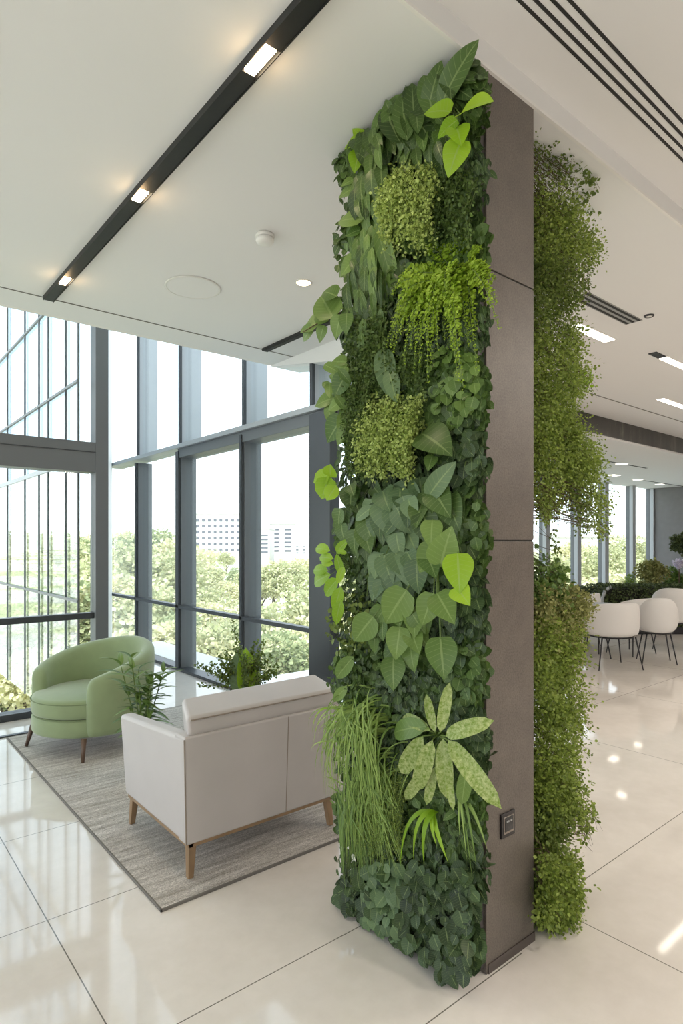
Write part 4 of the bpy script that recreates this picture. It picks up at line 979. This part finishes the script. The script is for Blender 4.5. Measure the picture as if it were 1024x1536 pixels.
clump('mid-green leaf spray jutting over the window frame, beside the fine dark curtain', 508, 600, 26, 50, 20, T_OVAL, M['lf_mid'], 0.095, x=1.64, dep=0.04, out=0.2, down=0.7, spread=1.1)
big('leaf pair jutting over the big window post, level with the ceiling edge', [(520, 542, 498, 540, 0.3), (522, 548, 494, 568, 0.3), (520, 560, 500, 592, 0.2)], M['lf_mid'], x=1.64)
big('dark leaf pair jutting over the window transom', [(500, 598, 470, 604, 0.5), (518, 600, 490, 612, 0.4), (515, 625, 488, 660, 0.2), (524, 640, 505, 664, 0.2)], M['lf_mid'], x=1.64)
big('round lime leaves jutting over the big window post', [(495, 712, 470, 722, 0.3), (494, 714, 482, 745, 0.3), (496, 716, 494, 700, 0.3), (505, 728, 490, 748, 0.3)], M['lf_lime'], T=T_ROUND, x=1.62)
sp = thing('leafy_twig', 'bright lime leafy twig over the big window post at mid height', 'plant', tuple(wp(520, 870, 1.70)))
L = Leaves(); mb = MB(); A = wp(526, 850, 1.70)
for bx, by, tx, ty in ((495, 826, 472, 820), (500, 838, 478, 834), (492, 856, 468, 853), (496, 862, 466, 872), (500, 846, 482, 842), (512, 860, 505, 838), (508, 868, 484, 890), (512, 880, 500, 912), (516, 850, 506, 870), (512, 900, 502, 930), (505, 830, 512, 816), (520, 830, 508, 826)):
    a = wp(bx, by, 1.62); b = wp(tx, ty, 1.60); d = b-a; L.add(T_OVAL, [a], [d], [NX+RY*0.7+UP*0.3], [np.linalg.norm(d)*1.25]); mb.tube([tuple(A), tuple((A+a)/2+UP*0.015), tuple(a)], 0.0014, 4, cap=False)
L.build('foliage', M['lf_lime'], sp); mk('stems', mb, M['stem'], sp, local=False)
# --- ivy on the concrete side
for k, (yy, hh, lb) in enumerate(((575, 62, 'beside the tip of the lime fern'), (680, 60, 'level with the middle pale cushion'), (790, 60, 'level with the upper heart leaves'), (900, 60, 'beside the yellow-green heart leaf'), (1010, 55, 'above the speckled rosette'), (1095, 45, 'just right of the speckled rosette'))):
    clump('dark ivy clump at the concrete edge, %s' % lb, 698 if k else 685, yy, 26 if k else 36, hh, 120, T_ROUND, M['lf_deep'] if k % 2 else M['lf_mid'] if k == 0 else M['lf_dark'], 0.048, x=1.69, dep=0.03, name='ivy', jit=0.4)
clump('dull green small-leaved ivy between the middle pale cushion and the concrete-side ivy', 662, 620, 24, 75, 110, T_ROUND, M['lf_dark'], 0.05, x=1.70, dep=0.02, name='ivy', jit=0.4)
big('dark heart leaf sticking out right of the middle pale cushion', [(632, 650, 668, 668, 0.5), (648, 684, 642, 700, 0.3)], M['lf_dark'], x=1.63)
big('pale upright leaf rising right of the middle pale cushion', [(640, 748, 668, 702, 0.3)], M['lf_blue'], T=T_OVAL, x=1.62)
# --- broad heart leaves
clump('broad dark heart-leaved plant at mid height on the window side', 545, 775, 38, 48, 34, T_HEART, M['lf_dark'], 0.115, x=1.66, dep=0.05, jit=0.25, name='heart_leaf_plant')
clump('broad blue-green heart-leaved plant directly under the middle pale cushion', 600, 765, 44, 38, 34, T_HEART, M['lf_blue'], 0.125, x=1.655, dep=0.05, jit=0.25, name='heart_leaf_plant')
clump('broad heart-leaved plant beside the ivy at mid height', 655, 775, 38, 42, 28, T_HEART, M['lf_dark'], 0.125, x=1.655, dep=0.05, jit=0.25, name='heart_leaf_plant')
clump('heart-leaved plant with overlapping mid-green leaves in the centre of the green wall', 605, 850, 48, 48, 40, T_HEART, M['lf_blue'], 0.115, x=1.65, dep=0.05, jit=0.25, name='heart_leaf_plant')
clump('heart-leaved plant with drooping leaves just above the grassy plants', 600, 945, 42, 55, 38, T_HEART, M['lf_mid'], 0.11, x=1.655, dep=0.05, jit=0.25, name='heart_leaf_plant')
big('heart-leaved plant with five very large mid-green leaves near the concrete side', [(655, 815, 628, 856, 0.2), (660, 850, 672, 800, 0.3), (640, 830, 650, 858, 0.25), (650, 890, 632, 935, 0.3), (655, 890, 675, 925, 0.3), (660, 955, 664, 1012, 0.2), (648, 780, 645, 815, 0.3), (610, 885, 575, 935, 0.2), (600, 940, 592, 985, 0.2), (590, 985, 588, 1030, 0.2), (560, 925, 528, 962, 0.2)], M['lf_mid'], x=1.60, name='heart_leaf_plant')
big('single yellow-green heart leaf hanging beside the large mid-green leaves', [(686, 830, 688, 882, 0.15), (684, 880, 698, 900, 0.1)], M['lf_lime'], x=1.585, name='heart_leaf_plant')
big('pale blue-green leaf at the window edge above the grass', [(548, 925, 528, 960, 0.3), (600, 872, 585, 905, 0.2), (600, 775, 575, 800, 0.2), (560, 760, 530, 778, 0.3)], M['lf_blue'], T=T_OVAL, x=1.62)
# --- small-leaved greens on the window side, lower middle
clump('small-leaved mid-green shrublet on the window side below the lime twig', 530, 940, 30, 50, 300, T_TINY, M['lf_sided'], 0.026, x=1.68, dep=0.05, jit=0.8, svar=(0.5, 1.2))
clump('small-leaved green clump on the window side at chair-back height', 528, 1015, 28, 40, 260, T_OVAL, M['lf_dark'], 0.034, x=1.68, dep=0.05, jit=0.6)
clump('small dark-leaved clump above the speckled rosette', 620, 1035, 60, 30, 240, T_ROUND, M['lf_deep'], 0.036, x=1.69, dep=0.03, jit=0.5)
big('pointed green leaves jutting to the window above the grass', [(530, 985, 500, 1018, 0.3), (520, 1030, 498, 1052, 0.3)], M['lf_mid'], T=T_OVAL, x=1.64)
# --- grasses
def rb(n, fx, fy, out=(0.05, 0.15), rise=(10, 50), w=(0.004, 0.008)):
    return [(RNG.uniform(*fx), RNG.uniform(*fy), RNG.uniform(*out), RNG.uniform(*rise), RNG.uniform(*w)) for _ in range(n)]
grass('long arching grass plant spilling towards the grey armchair', 555, 1078, rb(150, (485, 570), (1095, 1210))+rb(14, (462, 500), (1090, 1190), w=(0.006, 0.010))+rb(26, (500, 575), (1120, 1240), w=(0.009, 0.014)), M['lf_grass'], spread=22)
grass('dense hanging fine grass below the speckled rosette on the window side', 560, 1165, rb(230, (515, 605), (1210, 1320), (0.03, 0.10), (4, 30), (0.003, 0.006)), M['lf_grass'], spread=28)
grass('broad-bladed grass plant on the window side just above the round-leaved base', 540, 1190, rb(40, (510, 560), (1250, 1345), (0.04, 0.10), (5, 30), (0.007, 0.013)), M['lf_mid'], spread=20)
curtain('fine lacy green trails amid the hanging grass', 545, 612, 1150, 1285, 60, M['lf_side'], 0.012, bulge=0.05, x=1.68, T=T_NARROW, ragged=0.4)
# yellowing blade
grass('single yellowing grass blade arching towards the armchair', 515, 1068, [(468, 1100, 0.05, 22, 0.010)], M['lf_lime'], spread=1)
# --- speckled rosette
ro = thing('speckled_rosette_plant', 'big rosette plant with pale speckled leaves low on the green wall', 'plant', tuple(wp(655, 1100, 1.70)))
L = Leaves(); mb = MB(); cen = wp(655, 1102, 1.66)
for ri, (bx, by, tx, ty, w_, tl) in enumerate(((660, 1098, 670, 1040, 1, 0.1), (652, 1098, 638, 1048, 1, 0.1), (645, 1096, 594, 1068, 1, 0.5), (668, 1104, 714, 1084, 1.25, 0.6), (672, 1110, 729, 1190, 1, 0.3), (664, 1108, 667, 1190, 1.2, 0.15), (648, 1110, 622, 1190, 1.1, 0.2), (634, 1104, 596, 1166, 1.2, 0.3), (640, 1150, 604, 1206, 0.9, 0.2), (652, 1150, 640, 1204, 1, 0.0), (672, 1160, 676, 1204, 0.9, 0.0))):
    out_ = 1.60 if w_ > 1.12 or tl <= 0.2 else 1.62
    xo = 0.05 if ri > 7 else (ri % 3)*0.018; a = wp(bx, by, 1.605+xo); b = wp(tx, ty, (1.555 if ty > 1110 else 1.595)+xo); d = b-a; T = (T_OBLONG[0]*np.array([w_*0.66, 1, 1]), T_OBLONG[1], True)
    L.add(T, [a], [d], [NX+UP*tl+RY*0.75], [np.linalg.norm(d)*1.08]); mb.tube([tuple(cen+np.array([0.05, 0, 0])), tuple((cen+a)/2), tuple(a)], 0.003, 5)
L.build('foliage', M['lf_varie'], ro); mk('stems', mb, M['stem'], ro, local=False)
big('plain green leaf poking out left of the speckled rosette', [(640, 1090, 576, 1094, 0.6), (700, 1150, 692, 1205, 0.2)], M['lf_mid'], T=T_OBLONG, x=1.64)
# --- lime strap leaves under it
gl = [(630, 1270, 0.04, 4, 0.018), (634, 1290, 0.06, 4, 0.020), (624, 1300, 0.05, 10, 0.014), (604, 1312, 0.05, 10, 0.014), (672, 1294, 0.06, 2, 0.019), (646, 1296, 0.06, 4, 0.019)]
grass('short lime strap-leaved plant right under the speckled rosette', 650, 1218, [(620, 1290, 0.05, 4, 0.020), (636, 1298, 0.06, 4, 0.024), (672, 1294, 0.06, 2, 0.020), (600, 1300, 0.05, 10, 0.018), (655, 1270, 0.05, 2, 0.018)], M['lf_lime'], spread=3, x=1.66)
grass('thin lime strap leaves reaching over the concrete edge', 690, 1190, [(730, 1274, 0.03, 4, 0.014), (714, 1300, 0.03, 4, 0.012), (700, 1290, 0.04, 6, 0.010), (708, 1320, 0.03, 2, 0.008), (690, 1262, 0.03, 8, 0.010)], M['lf_grass'], spread=4, x=1.69)
clump('dark glossy leafy tuft at the concrete edge right of the speckled rosette', 716, 1120, 16, 36, 46, T_ROUND, M['lf_deep'], 0.05, x=1.70, dep=0.03, jit=0.5, spread=1.0)
clump('dark small plant between the lime strap leaves and the concrete', 690, 1255, 26, 45, 70, T_OVAL, M['lf_dark'], 0.06, x=1.70, dep=0.03, jit=0.4)
# --- dark round-leaved base
for k, (xx, yy, rx, ry, lb) in enumerate(((540, 1352, 30, 42, 'at the foot of the green wall, window end'), (585, 1378, 32, 42, 'at the foot, next to the window end'), (632, 1402, 34, 46, 'at the foot, middle'), (684, 1430, 32, 46, 'at the foot, next to the concrete corner'),
                                       (580, 1325, 34, 30, 'second row up, window end'), (640, 1330, 34, 38, 'second row up, middle'), (694, 1345, 26, 46, 'second row up, next to the concrete'))):
    clump('dark blue-green round-leaved plant %s' % lb, xx, yy, rx, ry, 110, T_ROUND, M['lf_blue'] if k % 3 == 1 else M['lf_deep'], 0.062, x=1.68, dep=0.05, out=0.5, jit=0.35, name='round_leaf_plant', svar=(0.55, 1.1))

# --- foliage hanging off the far side of the pillar (seen past the concrete)
def wq(px, py, y): return np.array(W(px, py, y=y))
def bush(label, outline, y0, n, ls, m, T=T_TINY, twigs=30, name='trailing_shrub', dep=0.16, clumps=24, rad=0.05, down=0.2):
    """outline: rows of (py, px_inner, px_outer) filled with twiggy clumps of small leaves"""
    pys = [o[0] for o in outline]; c = wq(798, (pys[0]+pys[-1])/2, y0+0.1); c[0] = PX1+0.03
    t = thing(name, label, 'plant', tuple(c)); L = Leaves(); mb = MB()
    def at(py):
        for (a, b) in zip(outline[:-1], outline[1:]):
            if a[0] <= py <= b[0]: u = (py-a[0])/(b[0]-a[0]); return a[1]*(1-u)+b[1]*u, a[2]*(1-u)+b[2]*u
        return outline[-1][1:]
    C = []
    for i in range(clumps):
        py = RNG.uniform(pys[0], pys[-1]); a, b = at(py); u = RNG.uniform(0, 1)**0.8; px = a+(b-a)*u
        yy = y0+RNG.uniform(0, dep); p = wq(px, py, yy); C.append(p)
    for i, p in enumerate(C):
        k = n//clumps; r = rad*RNG.uniform(0.7, 1.3); dd = rn(k, 0.55); pos = p+dd*r*np.array([1, 1, 1.25]); dr = dd+UP*-down+rn(k, 0.5)
        L.add(T, pos, dr, rn(k)+UP*0.5, ls*ru(k, 0.55, 1.3))
    if clumps >= 30:   # growth close to the pillar's face, where the stems start
        for i, p in enumerate(C):
            if p[0] < PX1+0.06: continue
            k = int(n//clumps*0.6); u = RNG.uniform(0.1, 0.75); c2 = np.array([PX1+0.05, max(p[1], 1.40)+RNG.uniform(0, 0.12), p[2]])*(1-u)+p*u
            dd = rn(k, 0.6); pos = c2+dd*rad*np.array([1, 1, 1.3]); pos[:, 0] = np.maximum(pos[:, 0], PX1+0.02)
            L.add(T, pos, dd-UP*down+rn(k, 0.5), rn(k)+UP*0.5, ls*ru(k, 0.55, 1.3))
    for i in range(twigs):
        p = C[i % len(C)]; q = np.array([PX1+0.04, y0+0.1+RNG.uniform(-0.02, 0.1), p[2]+RNG.uniform(0.0, 0.16)]); mid = (p+q)/2+UP*0.03
        e_ = p+np.array([0.03, -0.01, -0.05])+rn(1, 0.02)[0]
        mb.tube([tuple(q), tuple(mid), tuple(p), tuple(e_)], [0.0022, 0.0016, 0.0011, 0.0006], 4, cap=False)
    L.build('foliage', m, t); mk('stems', mb, M['bark'], t, local=False); return t
bush('sparse airy twiggy plant at the top of the side foliage, under the beam', [(170, 815, 838), (215, 800, 865), (260, 800, 868), (330, 800, 850)], 1.42, 620, 0.014, M['lf_sided'], twigs=110, clumps=90, rad=0.035, dep=0.10)
bush('wispy sprig of the side foliage reaching out under the beam', [(195, 855, 885), (235, 868, 896), (262, 870, 890)], 1.42, 110, 0.020, M['lf_sided'], twigs=14, clumps=12, rad=0.022)
bush('dense fine green mass on the far side of the pillar, upper part', [(305, 800, 845), (345, 800, 888), (385, 800, 890), (400, 800, 872)], 1.42, 7000, 0.013, M['lf_side'], twigs=50, clumps=46, rad=0.055)
bush('dense fine dark green mass on the far side of the pillar beside the concrete joint', [(390, 800, 850), (420, 800, 850), (470, 800, 868), (500, 800, 862)], 1.42, 6500, 0.013, M['lf_sided'], twigs=40, clumps=40, rad=0.055)
bush('loose sprig hanging from the upper side foliage near the air diffuser', [(392, 862, 884), (430, 862, 884), (445, 860, 876)], 1.42, 240, 0.016, M['lf_sided'], twigs=16, clumps=14, rad=0.022)
bush('fine green mass on the far side of the pillar, level with the far ceiling lamps', [(495, 800, 862), (530, 800, 864), (575, 800, 868), (600, 800, 845), (625, 800, 840)], 1.42, 7000, 0.013, M['lf_side'], twigs=50, clumps=46, rad=0.055)
bush('wispy lime tip beside the far lamps', [(560, 862, 880), (578, 866, 888)], 1.42, 50, 0.018, M['lf_lime'], twigs=6, clumps=6, rad=0.016)
bush('big domed mass of fine green trails hiding the frieze end', [(615, 800, 850), (640, 800, 872), (680, 800, 892), (720, 800, 904), (745, 800, 902)], 1.42, 12000, 0.013, M['lf_side'], twigs=60, clumps=70, rad=0.055, down=0.8)
for k, (a, b, y1, lb) in enumerate(((888, 912, 800, 'outermost'), (862, 884, 790, 'middle'), (800, 838, 775, 'nearest the concrete'))):
    bush('thin strand hanging below the domed green mass, %s' % lb, [(735, a, b), (y1-20, a, b), (y1, (a+b)/2-4, (a+b)/2+6)], 1.42, 700, 0.013, M['lf_sided'] if k == 1 else M['lf_side'], twigs=24, clumps=24, rad=0.03, down=1.0, name='trailing_strand')
bush('single thin strand dangling in front of the far windows', [(770, 826, 834), (860, 828, 836)], 1.42, 90, 0.014, M['lf_sided'], twigs=8, clumps=14, rad=0.012, down=1.0, name='trailing_strand')
bush('upright leafy sprig beside the far windows on the side foliage', [(848, 805, 832), (880, 800, 845), (905, 800, 848)], 1.40, 1100, 0.022, M['lf_mid'], twigs=20, clumps=16, rad=0.03)
bush('olive small-leaved bush in front of the pale half-hidden chair', [(890, 800, 850), (910, 800, 882), (935, 800, 866), (960, 800, 872), (985, 800, 862)], 1.38, 6500, 0.014, M['lf_dry'], twigs=30, clumps=36, rad=0.045)
bush('green small-leaved bush on the far side of the pillar at chair height', [(935, 800, 862), (975, 800, 862), (1030, 800, 862), (1070, 800, 874)], 1.38, 9000, 0.014, M['lf_side'], twigs=40, clumps=46, rad=0.05)
bush('green bush on the far side of the pillar above the socket height', [(1060, 800, 868), (1100, 800, 884), (1140, 800, 860), (1190, 800, 858), (1215, 800, 868)], 1.36, 9000, 0.014, M['lf_side'], twigs=40, clumps=46, rad=0.05)
bush('twiggy sprigs jutting from the side foliage level with the socket', [(1205, 850, 880), (1222, 862, 894), (1245, 860, 888), (1262, 850, 884)], 1.34, 240, 0.018, M['lf_side'], twigs=26, clumps=22, rad=0.02)
bush('darker bush on the far side of the pillar level with the socket', [(1195, 800, 850), (1230, 800, 842), (1270, 800, 830), (1310, 800, 832)], 1.36, 6000, 0.015, M['lf_sided'], twigs=30, clumps=34, rad=0.045)
bush('lowest green bush on the far side of the pillar, touching the floor', [(1290, 816, 850), (1330, 816, 860), (1370, 816, 858), (1400, 818, 850), (1412, 824, 844)], 1.27, 8500, 0.015, M['lf_side'], twigs=40, clumps=40, rad=0.04)
bush('thin drooping sprigs at the floor beside the lowest side bush', [(1370, 848, 868), (1400, 850, 872), (1414, 846, 864)], 1.27, 130, 0.016, M['lf_sided'], twigs=14, clumps=12, rad=0.015)
# ------------------------------------------------------------------ light and camera
w = bpy.data.worlds.new('World'); sc.world = w; w.use_nodes = True; nt = w.node_tree; nt.nodes.clear()
out = nt.nodes.new('ShaderNodeOutputWorld'); bg = nt.nodes.new('ShaderNodeBackground'); nt.links.new(bg.outputs[0], out.inputs[0])
tc = nt.nodes.new('ShaderNodeTexCoord'); sx_ = nt.nodes.new('ShaderNodeSeparateXYZ'); nt.links.new(tc.outputs['Generated'], sx_.inputs[0])
rp = nt.nodes.new('ShaderNodeValToRGB'); nt.links.new(sx_.outputs[2], rp.inputs[0])
e = rp.color_ramp.elements; e[0].position = 0.0; e[0].color = (0.93, 0.965, 1.0, 1); e[1].position = 0.6; e[1].color = (0.74, 0.86, 1.0, 1)
nt.links.new(rp.outputs[0], bg.inputs[0]); bg.inputs[1].default_value = 2.25
sl = bpy.data.lights.new('sun', 'SUN'); sl.energy = 5.0; sl.angle = 0.02; sl.color = (1, 0.96, 0.88)
so_ = bpy.data.objects.new('sun', sl); link(so_)
so_.rotation_euler = Vector((0.62, 0.35, -0.95)).to_track_quat('-Z', 'Y').to_euler()
cam = bpy.data.cameras.new('camera'); co = bpy.data.objects.new('camera', cam); link(co)
co.location = (0, 0, EYE); co.rotation_euler = (PI/2, 0, -TH)
cam.sensor_fit = 'VERTICAL'; cam.sensor_height = 36; cam.sensor_width = 24; cam.lens = F/1536*36; cam.shift_y = (HOR-768)/1536
cam.clip_end = 2000; cam.clip_start = 0.05
sc.camera = co
sc.view_settings.view_transform = 'Standard'; sc.view_settings.look = 'None'; sc.view_settings.gamma = 1; sc.view_settings.use_curve_mapping = False
sc.view_settings.exposure = 0.18
sc.cycles.use_denoising = True
sc.cycles.max_bounces = 10; sc.cycles.diffuse_bounces = 5; sc.cycles.glossy_bounces = 4; sc.cycles.transmission_bounces = 6; sc.cycles.transparent_max_bounces = 16
sc.cycles.sample_clamp_indirect = 6.0
